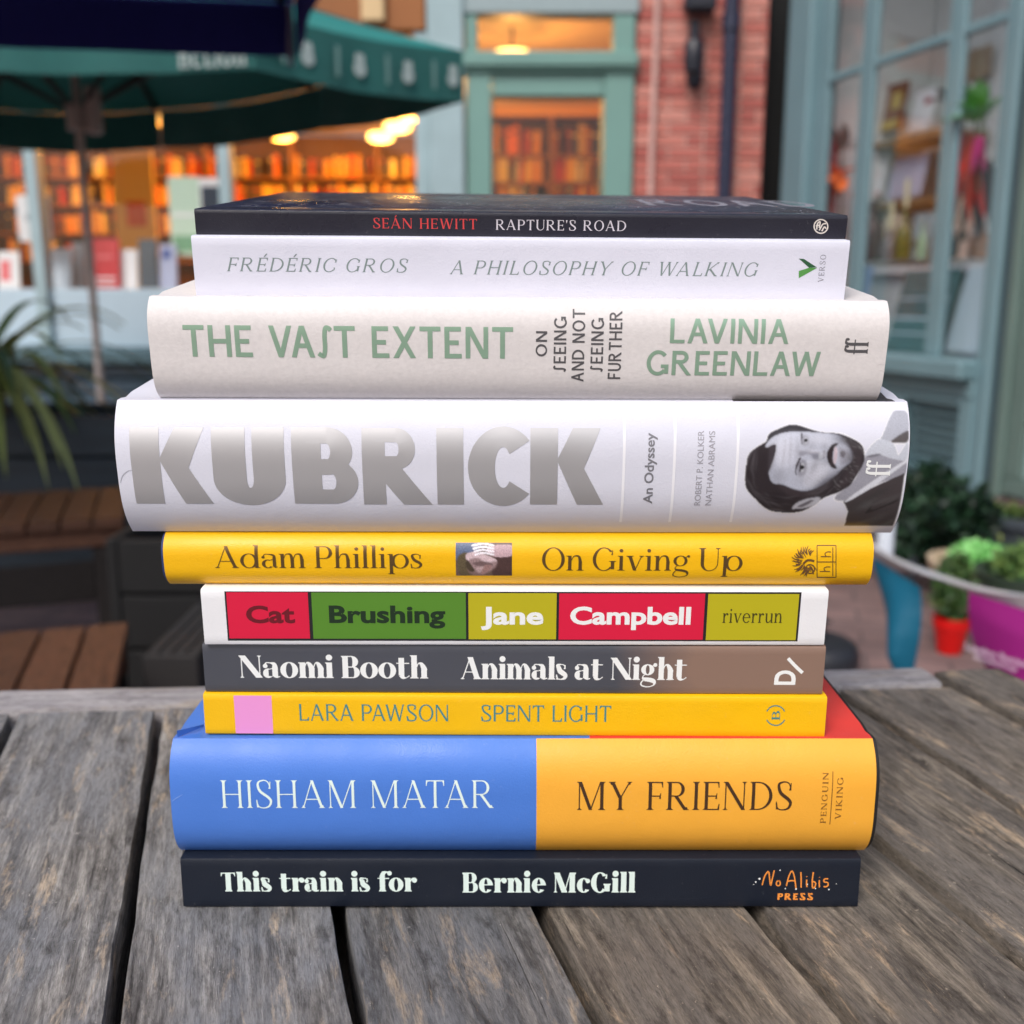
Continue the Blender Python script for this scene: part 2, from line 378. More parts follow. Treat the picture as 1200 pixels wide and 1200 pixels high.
        stem(0, top=0); bowl(S * .5, .44 if ch == 'P' else .48, 1, .50 + S * .3); foot(S / 2, 1, -1, S, 1, 0)
        if ch == 'R': p.diag(.24 + S * .35, .5, .56 + S * .7, 0, S * .95); foot(.56 + S * .7, 0, 1, S, 0, 1)
    elif ch == 'S':
        k = S * .35; e = h * .55
        p.path([(.47 + k, .77), (.40 + k, .94), (.26 + k / 2, 1.02 - e), (.09, .93), (.03 + S * .5, .76), (.12 + S * .3, .61), (.28, .50), (.43, .39), (.50 + k - S * .1, .25), (.42 + k, .07), (.25 + k / 2, -.02 + e), (.08, .05), (0, .25)],
               [h * .9, h, h * 1.05, (S + h) * .5, S * .92, S, S, S, S * .92, (S + h) * .5, h * 1.05, h, h * .9], 5)
        if ser: tick(.49 + k, .70, .26); p.strip([(-.01, .30), (0, .15), (.005, .02)], [(h * .7, .30), (h * 1.3, .15), (h * 2, .02)])
    elif ch == '\u222b':
        p.path([(.40, .86), (.34, 1 - h / 2), (.24, .93), (.20, .72), (.20, .28), (.15, .06), (.06, h / 2), (-.02, .13)], [h] * 8, 6)
    elif ch == 'T': W = .62 + S * .4; stem(W / 2 - S / 2, top=0); B(0, W, 1 - h, 1); tick(W, 1, -.2); (p.strip([(0, .8), (0, .9), (0, 1)], [(h * .5, .8), (h * 1.1, .9), (h * 1.9, 1)]) if ser else None)
    elif ch == 'U': W = .60 + S * .5; B(0, S, .34, 1); B(W - hv, W, .34, 1); p.arc(W / 2, .34, W / 2, .36, 180, 270, S, h, 16); p.arc(W / 2, .34, W / 2, .36, 270, 360, hv, h, 16); foot(S / 2, 1, -1); foot(W - hv / 2, 1, -1, hv)
    elif ch == 'V': W = .70 + S * .3; p.diag(S / 2, 1, W * .5, 0, S); p.diag(W - hv / 2, 1, W * .5, 0, hv); foot(S / 2, 1, -1); foot(W - hv / 2, 1, -1, hv)
    elif ch == 'W':
        W = 1.0 + S * .6; p.diag(S / 2, 1, W * .27, 0, S); p.diag(W * .52, 1, W * .27, 0, hv); p.diag(W * .50, 1, W * .75, 0, S); p.diag(W - hv / 2, 1, W * .75, 0, hv)
        foot(S / 2, 1, -1); foot(W - hv / 2, 1, -1, hv); foot(W * .51, 1, -1)
    elif ch == 'X': W = .66 + S * .4; p.diag(S / 2, 1, W - S / 2, 0, S); p.diag(W - hv / 2, 1, hv / 2, 0, hv); [foot(a, b, c_, d) for a, b, c_, d in ((S / 2, 1, -1, S), (W - S / 2, 0, 1, S), (W - hv / 2, 1, -1, hv), (hv / 2, 0, 1, hv))]
    elif ch == 'Y': W = .68 + S * .3; p.diag(S / 2, 1, W / 2, .42, S); p.diag(W - hv / 2, 1, W / 2, .42, hv); B(W / 2 - S / 2, W / 2 + S / 2, 0, .46); foot(W / 2, 0, 1); foot(S / 2, 1, -1); foot(W - hv / 2, 1, -1, hv)
    elif ch == "'": p.path([(.05, 1), (.05, .72)], [S, h * .6], 2)
    elif ch == '.': p.dot(S * .55, S * .5, S * .55)
    elif ch in 'iln':
        stem(S * .0, 0, {'i': X, 'l': 1.04, 'n': X}[ch], top=0); foot(S / 2, {'i': X, 'l': 1.04, 'n': X}[ch], -1, S, 1, 0)
        if ch == 'i': p.dot(S / 2, X + .22, max(S * .58, .065))
        if ch == 'n': W = .38 + S * 1.1; arch(0, W); foot(W - S / 2, 0, 1)
    elif ch == 'h': stem(0, 0, 1.04, top=0); foot(S / 2, 1.04, -1, S, 1, 0); W = .38 + S * 1.1; arch(0, W); foot(W - S / 2, 0, 1)
    elif ch == 'm':
        stem(0, 0, X, top=0); foot(S / 2, X, -1, S, 1, 0); W = .36 + S * 1.05; arch(0, W); foot(W - S / 2, 0, 1, S, .6, .6); arch(W - S, 2 * W - S); foot(2 * W - S * 1.5, 0, 1)
    elif ch == 'r': stem(0, 0, X, top=0); foot(S / 2, X, -1, S, 1, 0); p.path([(S * .85, X * .66), (S + .08, X * .93), (S + .2, X - h * .6)], [h, h * 1.2, h * 1.8]); p.dot(S + .2, X - max(S * .45, .07), max(S * .5, .07))
    elif ch == 'u': W = .40 + S * 1.1; B(0, S, .2, X); foot(S / 2, X, -1, S, 1, 0); p.path([(S / 2, .26), (S * .8, .07), (W * .5, h * .6), (W - S, .2)], [S, (S + h) * .6, h, h]); B(W - S, W, 0, X); foot(W - S / 2, X, -1, S, 1, 0); foot(W - S / 2, 0, 1, S, 0, 1)
    elif ch == 'o': W = .30 + S * .28; p.arc(W, X / 2, W, X / 2 + .015, 0, 360, S, h, 36)
    elif ch in 'ce':
        W = .28 + S * .28; p.arc(W, X / 2, W, X / 2 + .015, 50 if ch == 'c' else 0, 322, S, h * 1.1, 32)
        if ch == 'c': p.dot(W + W * .55, X * .80, max(S * .42, .065))
        else: B(S * .6, 2 * W - .005, X * .50, X * .50 + h)
    elif ch == 'a':
        W = .44 + S * .75; x = W - S; p.path([(S * .35, X * .74), (W * .22, X * .95), (W * .48, X - h * .55), (x + S * .35, X * .88), (x + S / 2, X * .66)], [h * 1.3, h * 1.2, h * 1.1, (S + h) * .6, S])
        B(x, x + S, .06, X * .68); p.dot(S * .45, X * .76, max(S * .42, .06)); p.arc(x * .56, X * .29, x * .56, X * .31, 60, 320, S, h, 22)
        p.path([(x * .8, X * .575), (x + S * .2, X * .60)], [h, h]); p.path([(x + S / 2, .1), (x + S * .8, .03), (x + S * 1.35, .06)], [S * .9, h * 1.6, h])
    elif ch == 'd': W = .30 + S * .25; p.arc(W, X / 2, W, X / 2 + .015, 0, 360, S, h, 32); B(2 * W - S * .9, 2 * W + S * .1, 0, 1.04); foot(2 * W - S * .4, 1.04, -1, S, 1, 0); foot(2 * W - S * .4, 0, 1, S, 0, 1)
    elif ch == 'p': W = .30 + S * .25; stem(0, -.3, X, top=0); foot(S / 2, X, -1, S, 1, 0); p.arc(W + S * .5, X / 2, W, X / 2 + .015, 0, 360, S, h, 32)
    elif ch == 's':
        k = S * .3; e = h * .55
        p.path([(.32 + k, X * .76), (.27 + k, X * .93), (.18 + k / 2, X + .012 - e), (.06, X * .92), (.02 + S * .4, X * .75), (.10 + S * .2, X * .60), (.20, X * .50), (.30, X * .40), (.35 + k - S * .1, X * .26), (.29 + k, X * .09), (.18 + k / 2, -.012 + e), (.05, X * .06), (0, X * .28)],
               [h, h, h, (S + h) * .5, S * .85, S * .95, S, S * .95, S * .85, (S + h) * .5, h, h, h], 5)
        if ser: tick(.335 + k, X * .68, X * .26); p.strip([(-.01, X * .32), (0, X * .15), (.005, .0)], [(h * .7, X * .32), (h * 1.4, X * .15), (h * 2, .0)])
    elif ch == 't': B(.09, .09 + S, .14, X + .14); p.strip([(.09, X), (.09, X + .22)], [(.09 + S, X), (.09 + S, X + .22)]); B(0, .30 + S, X - h, X); p.path([(.09 + S / 2, .16), (.09 + S * .75, .05), (.16 + S, h * .6), (.30 + S, .12)], [S, (S + h) * .6, h, h])
    elif ch == 'f': stem(.1, 0, .82, top=0); B(0, .32 + S, X - h, X); p.path([(.1 + S / 2, .80), (.12 + S * .7, .98), (.24 + S, 1.06 - h * .5), (.36 + S, 1.0)], [S, (S + h) * .6, h * 1.1, h]); p.dot(.34 + S, .965, max(S * .45, .07))
    elif ch == 'v': W = .46 + S * .5; p.diag(S / 2, X, W * .5, 0, S); p.diag(W - h / 2, X, W * .5, 0, h); foot(S / 2, X, -1); foot(W - h / 2, X, -1, h)
    elif ch == 'g':
        W = .24 + S * .22; p.arc(W, X * .66, W, X * .36, 0, 360, S * .9, h, 28)
        p.path([(W * .55, X * .33), (W * .28, X * .2), (W * .5, .04), (W * 1.4, 0), (W * 2.0, -.08), (W * 1.95, -.24), (W * 1.0, -.32), (W * .1, -.24), (W * .12, -.1), (W * .5, .02)], [h, h, S * .7, S * .85, S * .8, h * 1.2, h, h * 1.4, h * 1.3, h], 5)
        p.path([(W * 1.65, X * .86), (W * 2.05, X * 1.0)], [h, h]); p.dot(W * 2.12, X * .97, max(S * .38, .055))
    else: B(0, .1, 0, .1)
    if base: p.diag(ax - .02, 1.07, ax + .10, 1.30, h * 1.3)
    q = [([((x + y * y_.slant) * y_.wide, y) for x, y in pl], k) for pl, k in p.q]
    return q
KERN = {'fo': -.22, 'fi': -.1, 'to': -.08, 'ra': -.06, 'rn': -.03, 'AV': -.16, 'VA': -.16, 'AT': -.12, 'TA': -.12, 'AW': -.12, 'WA': -.14, 'LA': .0, 'LT': -.1, 'PA': -.12, 'AP': -.02, 'RA': -.03, 'AR': .0, 'A\u222b': -.06, '\u222bT': -.08, 'LV': -.1, 'LA': -.02, 'LY': -.1, 'HY': -.02, 'PH': 0, 'KI': -.02, 'LK': -.04}
def set_text(s, y_):
    """returns (quads, width); quads = ([(x, y)...], layer)"""
    x = 0; out = []; prev = ''
    for ch in s:
        if ch == ' ': x += y_.space; prev = ''; continue
        q = glyph(ch, y_); xs = [a for pl, k in q for a, b in pl]
        if y_.slant: off = min(a - y_.slant * y_.wide * b for pl, k in q for a, b in pl); wd = max(a - y_.slant * y_.wide * b for pl, k in q for a, b in pl) - off
        else: off = min(xs); wd = max(xs) - off
        x += KERN.get(prev + ch, 0) * y_.wide
        out += [([(a - off + x, b) for a, b in pl], k) for pl, k in q]; x += wd + y_.track; prev = ch
    lo = min(a for pl, k in out for a, b in pl); hi = max(a for pl, k in out for a, b in pl)
    return [([(a - lo, b) for a, b in pl], k) for pl, k in out], hi - lo
def sans_text(s, offset=0.0, cuts=8):
    """Blender's own built-in sans, as (polys, width, cap height)"""
    def grab(t):
        cu = bpy.data.curves.new('t', 'FONT'); cu.body = t; cu.offset = offset; cu.resolution_u = 4; cu.size = 1
        o = bpy.data.objects.new('t', cu); col.objects.link(o); bpy.context.view_layer.update()
        me = bpy.data.meshes.new_from_object(o.evaluated_get(bpy.context.evaluated_depsgraph_get()))
        bpy.data.objects.remove(o); bpy.data.curves.remove(cu); return me
    mh = grab('H'); cap = max(v_.co.y for v_ in mh.vertices)
    me = grab(s); b = bmesh.new(); b.from_mesh(me); bmesh.ops.triangulate(b, faces=b.faces)
    xs = [v_.co.x for v_ in b.verts]; lo, hi = min(xs), max(xs)
    for k in range(1, cuts):
        for no, mx in (((0, 1, 0), cap), ((1, 0, 0), hi - lo)):
            c = Vector((lo if no[0] else 0, 0, 0)) + Vector(no) * mx * k / cuts
            bmesh.ops.bisect_plane(b, geom=b.verts[:] + b.edges[:] + b.faces[:], plane_co=c, plane_no=no)
    out = [([((v_.co.x - lo) / cap, v_.co.y / cap) for v_ in f.verts], 0) for f in b.faces]; w_ = (hi - lo) / cap
    b.free(); bpy.data.meshes.remove(me); bpy.data.meshes.remove(mh)
    return out, w_

# ---------------------------------------------------------------- ground
def make_ground():
    m = bpy.data.materials.new('mauve_brick_paving'); m.use_nodes = True; n = m.node_tree.nodes; l = m.node_tree.links; b = n['Principled BSDF']; b.inputs['Roughness'].default_value = .85
    tc = n.new('ShaderNodeTexCoord'); mp = n.new('ShaderNodeMapping'); mp.inputs['Rotation'].default_value = (0, 0, ANG); l.new(tc.outputs['Object'], mp.inputs[0])
    br = n.new('ShaderNodeTexBrick'); br.inputs['Scale'].default_value = 1; br.inputs['Brick Width'].default_value = .21; br.inputs['Row Height'].default_value = .105; br.inputs['Mortar Size'].default_value = .004
    br.inputs['Color1'].default_value = rgb(118, 98, 96); br.inputs['Color2'].default_value = rgb(138, 112, 108); br.inputs['Mortar'].default_value = rgb(86, 78, 78); l.new(mp.outputs[0], br.inputs[0])
    nz = n.new('ShaderNodeTexNoise'); nz.inputs['Scale'].default_value = 5; nz.inputs['Detail'].default_value = 8; l.new(tc.outputs['Object'], nz.inputs[0])
    mx = n.new('ShaderNodeMix'); mx.data_type = 'RGBA'; mx.blend_type = 'MULTIPLY'; mx.inputs[0].default_value = .7; l.new(br.outputs[0], mx.inputs[6])
    cr = n.new('ShaderNodeValToRGB'); cr.color_ramp.elements[0].position = .3; cr.color_ramp.elements[0].color = (.45, .45, .47, 1); cr.color_ramp.elements[1].position = .7; l.new(nz.outputs[0], cr.inputs[0]); l.new(cr.outputs[0], mx.inputs[7])
    l.new(mx.outputs[2], b.inputs['Base Color'])
    bp = n.new('ShaderNodeBump'); bp.inputs['Strength'].default_value = .5; bp.inputs['Distance'].default_value = .004; l.new(br.outputs[1], bp.inputs['Height']); bp.invert = True; l.new(bp.outputs[0], b.inputs['Normal'])
    mb = MB().add([(-60, -40, 0), (60, -40, 0), (60, 80, 0), (-60, 80, 0)], [(0, 1, 2, 3)]); tag(mb.build('courtyard_paving', m), kind='structure')
make_ground()

# ---------------------------------------------------------------- the bookshop across the courtyard
FY = 7.0; ROOM_Z, ROOM_Y = 2.9, 13.0
def fx(px, py=250, Y=FY): return on_y(px, py, Y).x
def fz(py, Y=FY): return on_y(600, py, Y).z
BLUE = mat('blue_grey_paint', rgb(160, 184, 190), .45, var=.10, scale=5, bump=.06, bscale=40)
GREEN = mat('sage_green_paint', rgb(116, 156, 148), .42, var=.06, scale=3, bump=.04, bscale=40)
DKTEAL = mat('dark_teal_paint', rgb(58, 78, 86), .5, var=.08, scale=4)
def make_front():
    root = thing('bookshop_front', 'bookshop front with wide lit window and sage green glazed door', 'shopfront', (fx(300), FY, 0))
    def piece(nm, x0, x1, z0, z1, y0, y1, m_, bev=.006, parent=root): return MB().span((x0, y0, z0), (x1, y1, z1), bev).build(nm, m_, parent)
    XL = fx(-640); z_low, z_sill, z_head = fz(408), fz(338), 3.05
    px = lambda a: fx(a)
    piece('pilaster', px(505), px(546), 0, 3.6, FY - .10, FY + .14, BLUE, .012); piece('window_post', px(489), px(505) - .003, z_sill, 3.5, FY - .03, FY + .08, BLUE)
    for a, w_ in ((45, 14), (268, 14), (-180, 14), (-420, 14)): piece('mullion', px(a - w_ / 2), px(a + w_ / 2), z_low + .001, z_head + .3, FY - .07, FY + .06, BLUE)
    piece('apron_panel', XL, px(504), z_low + .003, z_sill - .003, FY - .02, FY + .10, mat('apron_pale_blue', rgb(190, 212, 226), .35, var=.08, scale=2), .008); piece('window_sill', XL, px(504), z_low - .10, z_low, FY - .16, FY + .10, mat('sill_paint', rgb(92, 122, 132), .5, var=.08, scale=3), .012)
    zb = z_low - .103
    for k in range(5):
        h_ = zb / 5; piece('riser_board', XL, px(503), h_ * k + .004, h_ * (k + 1) - .004, FY - .06 + .004 * (k % 2), FY + .08, mat('riser_reflection_paint', rgb(70, 92, 108), .35, var=.2, scale=2, stretch=(1, 1, 6)), .010)  # bluish streaks put reflections into the board colour
    piece('fascia_board', XL, px(503), fz(38), 3.9, FY - .05, FY + .10, mat('brown_fascia', rgb(150, 92, 44), .6, var=.12, scale=2), .01)
    piece('fascia_bracket', px(432), px(458), fz(30), 3.7, FY - .11, FY - .053, mat('cream_paint', rgb(216, 186, 140), .6), .01)
    # door
    L0, R0 = px(547.5), px(739); dl, dr = px(577), px(705); zt = fz(114)
    piece('door_jamb', L0, dl, 0, fz(64), FY - .06, FY + .10, GREEN, .008); piece('door_jamb', dr, R0, 0, fz(64), FY - .06, FY + .10, GREEN, .008)
    piece('transom_rail', L0 - .02, R0 + .02, fz(82), fz(64) + .0, FY - .11, FY + .11, GREEN, .012); piece('drip_moulding', L0 - .02, R0 + .02, fz(87), fz(82) - .003, FY - .09, FY + .10, GREEN, .008)
    piece('door_head', dl + .003, dr - .003, zt, fz(87) - .004, FY - .045, FY + .09, GREEN, .006)
    for a, b_ in ((L0, px(561)), (px(714), R0)): piece('transom_jamb', a, b_, fz(64) + .003, fz(20), FY - .06, FY + .10, GREEN, .008)
    piece('header_panel', L0 - .02, R0 + .02, fz(20) + .003, 3.7, FY - .07, FY + .10, mat('pale_grey_paint', rgb(150, 168, 172), .5, var=.04), .01)
    door = piece('door', dl + .012, dr - .012, .02, .78, FY - .02, FY + .03, GREEN, .006)
    for a, b_ in ((dl + .012, dl + .016), (dr - .016, dr - .012)): piece('door_stile', a, b_, .79, zt - .004, FY - .02, FY + .03, GREEN, .001, door)
    piece('door_pane', dl + .017, dr - .017, .785, zt - .004, FY + .002, FY + .010, GLASS, 0, door)
    MB().tube([(dl + .06, FY - .06, 1.0), (dl + .06, FY - .06, 1.25)], .012).build('handle', mat('brass', rgb(170, 130, 60), .3, metal=1), door, 40)
    piece('transom_pane', px(561) + .003, px(714) - .003, fz(64) + .004, fz(20) - .002, FY + .002, FY + .010, GLASS, 0)
    for a, b_ in ((-420, -180), (-180, 45), (45, 268), (268, 489)): piece('window_pane', px(a + 7) + .001, px(b_ - (7 if b_ < 400 else 0)) - .002, z_sill + .002, z_head + .2, FY + .004, FY + .012, GLASS, 0)
    piece('upper_wall', XL, px(739), 3.91, 6.5, FY + .0, FY + .3, mat('upper_render', rgb(150, 140, 132), .8, var=.1, scale=2), 0)
    # room behind the glass
    cream = mat('cream_plaster', rgb(206, 180, 140), .8, var=.03)
    XR = px(741)
    for nm, a, b_ in (('shop_ceiling', (XL - .2, FY + .13, ROOM_Z), (XR + .3, ROOM_Y + .3, ROOM_Z + .1)), ('shop_floor', (XL - .2, FY + .13, .004), (XR + .3, ROOM_Y + .3, .05)), ('shop_back_wall', (XL - .2, ROOM_Y + .35, .05), (XR + .3, ROOM_Y + .45, ROOM_Z)),
                      ('shop_side_wall', (XL - .3, FY + .13, .05), (XL - .2, ROOM_Y + .45, ROOM_Z)), ('shop_party_wall', (XR + .31, FY + .13, .05), (XR + .41, ROOM_Y + .45, ROOM_Z))):
        tag(MB().span(a, b_).build(nm, cream if 'floor' not in nm else mat('oak_floor', rgb(120, 84, 52), .5, var=.1)), kind='structure')
make_front()

def make_room():
    oak = mat('honey_oak', rgb(150, 96, 44), .55, var=.12, scale=3, stretch=(1, 1, 8)); dk = mat('dark_oak', rgb(92, 56, 28), .6)
    pal = [(196, 60, 30), (226, 150, 40), (236, 190, 80), (120, 40, 26), (60, 44, 40), (220, 208, 180), (236, 120, 40), (160, 90, 40), (206, 170, 110), (90, 70, 56), (240, 210, 120), (70, 60, 80)]
    pm = [mat('spine_%d' % i, rgb(*c), .6) for i, c in enumerate(pal)]
    ms = []; PN = ['brick red', 'amber', 'pale gold', 'maroon', 'dark brown', 'cream', 'orange', 'tan', 'sand', 'umber', 'straw yellow', 'dusky violet']
    for i in range(24):
        hue = PN[i % 12]; w_, h_, d_ = rnd.uniform(.035, .07), rnd.uniform(.20, .27), .16; mb = MB(); mb.span((0, 0, 0), (w_, d_, h_), .004)
        mb.span((w_ * .1, -.0012, h_ * .72), (w_ * .9, 0, h_ * .80), 0, 1); ms.append((w_, hue, mb.mesh('shelf_book', [pm[i % 12], pm[(i * 5 + 3) % 12]])))
    def fill(x0, x1, y, z, lab, grp):
        x = x0 + .01
        while x < x1 - .08:
            if rnd.random() < .06: x += rnd.uniform(.04, .12)
            w_, hue, me = ms[rnd.randrange(24)]; o = link('shelf_book', me); o.location = (x, y + rnd.uniform(0, .02), z); o.rotation_euler.y = rnd.choice([0, 0, 0, R(3)]); tag(o, lab % hue, 'book', grp); x += w_ + .004
    def case(x0, x1, y, z0, z1, levels, ups, lab, blab, grp, rng):
        r = thing('bookcase', lab, 'bookcase', ((x0 + x1) / 2, y, 0))
        MB().span((x0, y + .24, z0), (x1, y + .26, z1)).build('back_panel', dk, r)
        for z in levels: MB().span((x0 + .022, y, z - .025), (x1 - .022, y + .238, z), .003).build('shelf', oak, r)
        for u in ups: MB().span((u - .02, y - .01, z0), (u + .02, y + .237, z1), .003).build('upright', oak, r)
        for i, z in enumerate(levels):
            if i not in rng: continue
            a, b_ = rng[i]
            for k in range(len(ups) - 1):
                s, e = max(ups[k] + .02, a), min(ups[k + 1] - .02, b_)
                if e - s > .12: fill(s, e, y + .03, z + .001, blab, grp)
    Y = ROOM_Y; X = lambda p: fx(p, 220, Y)
    lv = [fz(p, Y) for p in (207, 240, 273, 305)] + [.9, .55, .2]; x0, x1 = X(-60), X(745)
    ups = [x0 + .02 + (x1 - x0 - .04) * k / 8 for k in range(9)]
    case(x0, x1, Y, .05, ROOM_Z - .02, lv, ups, 'long honey oak bookcase along the back wall under the ceiling lamps', 'small %s book standing in the long lit bookcase', 'books in the long lit bookcase', {0: (X(0), X(495)), 1: (X(0), X(495)), 2: (X(0), X(235)), 3: (X(0), X(140))})
    Y = 9.6; X = lambda p: fx(p, 190, Y); z1 = fz(137, Y)
    case(X(572), X(712), Y, .05, z1, [fz(p, Y) for p in (181, 213, 245)] + [.9, .55, .2], [X(574), X(646), X(710)], 'oak bookcase seen through the glazed green door', 'small %s book in the bookcase behind the green door', 'books behind the green door', {0: (X(572), X(712)), 1: (X(572), X(712)), 2: (X(572), X(712))})
    cr = MB().span((X(570), Y - .02, z1 + .002), (X(714), Y + .26, z1 + .09), .004).build('cornice_board', mat('amber_oak', rgb(226, 160, 60), .5)); cr.parent = [o for o in col.objects if o.name.startswith('bookcase')][-1]; cr.matrix_parent_inverse = Matrix.Translation(cr.parent.location).inverted()
    # ceiling lamps; the last three listed are unseen, added to brighten the room
    gl = mat('lamp_glow', (1.0, .58, .14, 1), .5, emit=5); cap = mat('lamp_rim', rgb(120, 84, 40), .5)
    for i, (px, py) in enumerate(((345, 139), (330, 158), (446, 160), (466, 148), (481, 135), (600, 44), (120, 150), (40, 158), (180, 140))):
        p = on_z(px, py, 2.70) if py > 100 else Vector((fx(600, 44, 8.2), 8.2, 2.70))
        t = thing('ceiling_lamp', 'round glowing drum lamp hanging under the bookshop ceiling', 'lamp', p, 'round lamps under the bookshop ceiling')
        MB().lathe(p, [(.02, -.055), (.10, -.05), (.14, -.03), (.145, .0), (.13, .03), (.06, .045)], 20).build('diffuser', gl, t, 60)
        MB().lathe(p, [(.06, .0455), (.065, .055), (.02, .06), (.012, .075), (.012, .198)], 16).build('stem', cap, t, 60)
        la = bpy.data.lights.new('lamp_light', 'POINT'); la.energy = 27; la.color = (1, .46, .10); la.shadow_soft_size = .1
        lo = bpy.data.objects.new('lamp_light', la); col.objects.link(lo); lo.location = p + Vector((0, 0, -.17)); lo.parent = t; lo.matrix_parent_inverse = Matrix.Translation(p).inverted()
make_room()

def make_display():
    """what stands in the wide bookshop window"""
    def slab(nm, x0, x1, y0, y1, Y, m_, lab, cat, th=.02, lean=8, top=None, extra=None):
        a = on_y(x0, y1, Y); b_ = on_y(x1, y1, Y); h_ = on_y(x0, y0, Y).z - a.z; ax = (Vector((1, 0, 0)), Vector((0, math.cos(R(lean)), -math.sin(R(lean)))), Vector((0, math.sin(R(lean)), math.cos(R(lean)))))
        c = Vector(((a.x + b_.x) / 2, Y, a.z)) + ax[2] * h_ / 2
        root = thing(nm, lab, cat, (c.x, Y, a.z)); MB().box(c, (b_.x - a.x, th, h_), ax, .003).build('board' if cat in ('poster', 'notice') else 'cover', m_, root)
        for (u0, v0, u1, v1, mm, pn) in (extra or []):
            cc = c + ax[0] * ((u0 + u1) / 2 - .5) * (b_.x - a.x) + ax[2] * ((v0 + v1) / 2 - .5) * h_ - ax[1] * (th / 2 + .002); MB().box(cc, ((u1 - u0) * (b_.x - a.x), .002, (v1 - v0) * h_), ax).build(pn, mm, root)
        return root
    W_ = mat('card_white', rgb(228, 230, 232), .6); G_ = mat('card_grey', rgb(150, 158, 168), .6)
    t = thing('display_plinth', 'long white display plinth inside the bookshop window', 'plinth', (fx(60, 370), 7.5, 0)); z0, z1 = .05, fz(339, 7.12)
    MB().span((fx(-250), 7.13, z1 - .03), (fx(470), 7.75, z1), .005).build('top', W_, t); MB().span((fx(-248), 7.15, z0), (fx(468), 7.7, z1 - .033), .004).build('front', mat('plinth_pale_blue', rgb(186, 208, 222), .5, var=.06, scale=2), t)
    red, pk = mat('display_red', rgb(196, 34, 48), .5), mat('display_pink', rgb(226, 110, 116), .5)
    slab('display_book', 106, 141, 279, 338, 7.26, red, 'bright red display book with pale stripes on the white plinth', 'book', .03, 8, None, [(.12, .06, .88, .10, W_, 'stripe'), (.12, .18, .88, .22, W_, 'stripe'), (.2, .6, .8, .66, pk, 'title_bar')])
    slab('display_card', 142, 162, 292, 338, 7.3, W_, 'small white card standing beside the red display book', 'card', .012)
    slab('display_book', 165, 186, 280, 338, 7.28, mat('display_slate', rgb(72, 82, 92), .5), 'slate grey display book on the white plinth', 'book', .04, 6)
    slab('display_book', 188, 208, 286, 338, 7.3, mat('display_lilac', rgb(168, 176, 204), .5), 'lilac display book with a blue spot on the white plinth', 'book', .03, 8, None, [(.2, .66, .7, .9, mat('display_blue', rgb(58, 82, 150), .5), 'spot')])
    slab('display_card', -2, 24, 294, 338, 7.22, W_, 'white card with pink figure standing at the plinth end', 'card', .012, 8, None, [(.15, .2, .6, .75, pk, 'figure')])
    slab('display_card', 52, 84, 290, 338, 7.24, mat('card_pale_blue', rgb(190, 204, 216), .5), 'pale blue card leaning on the plinth near the window bar', 'card', .012, 10)
    slab('display_card', 86, 101, 284, 338, 7.34, G_, 'narrow grey card beside the red display book', 'card', .012, 6)
    slab('hanging_notice', 23, 62, 229, 283, 7.12, W_, 'white paper notice hanging inside the bookshop window', 'notice', .004, 0, None, [(.25, .45, .75, .6, G_, 'print_block')])
    slab('window_poster', 202, 238, 207, 300, 7.4, mat('pale_mint', rgb(190, 216, 196), .6), 'pale mint green poster inside the bookshop window', 'poster', .008, 0, None, [(.08, .06, .92, .26, mat('mint_mid', rgb(112, 164, 128), .6), 'lower_band'), (.08, .50, .92, .54, W_, 'rule')])
    slab('framed_sign', 238, 267, 209, 300, 7.4, W_, 'small framed dark sign beside the mint poster', 'sign', .01, 0, None, [(.08, .3, .92, .9, mat('sign_dark', rgb(52, 62, 76), .4), 'dark_panel')])
    r = slab('yellow_panel', 139, 186, 176, 300, 10.6, mat('end_panel_yellow', rgb(250, 210, 110), .6), 'yellow lit bookcase end panel with orange print', 'panel', .04, 0, None, [(.30, .28, .78, .52, mat('print_orange', rgb(230, 104, 24), .6), 'orange_print')])
    MB().span((fx(141, 250, 10.6), 10.58, .05), (fx(184, 250, 10.6), 10.62, fz(300, 10.6) - .002)).build('panel_foot', mat('end_panel_yellow', (0, 0, 0, 1)), r)
make_display()

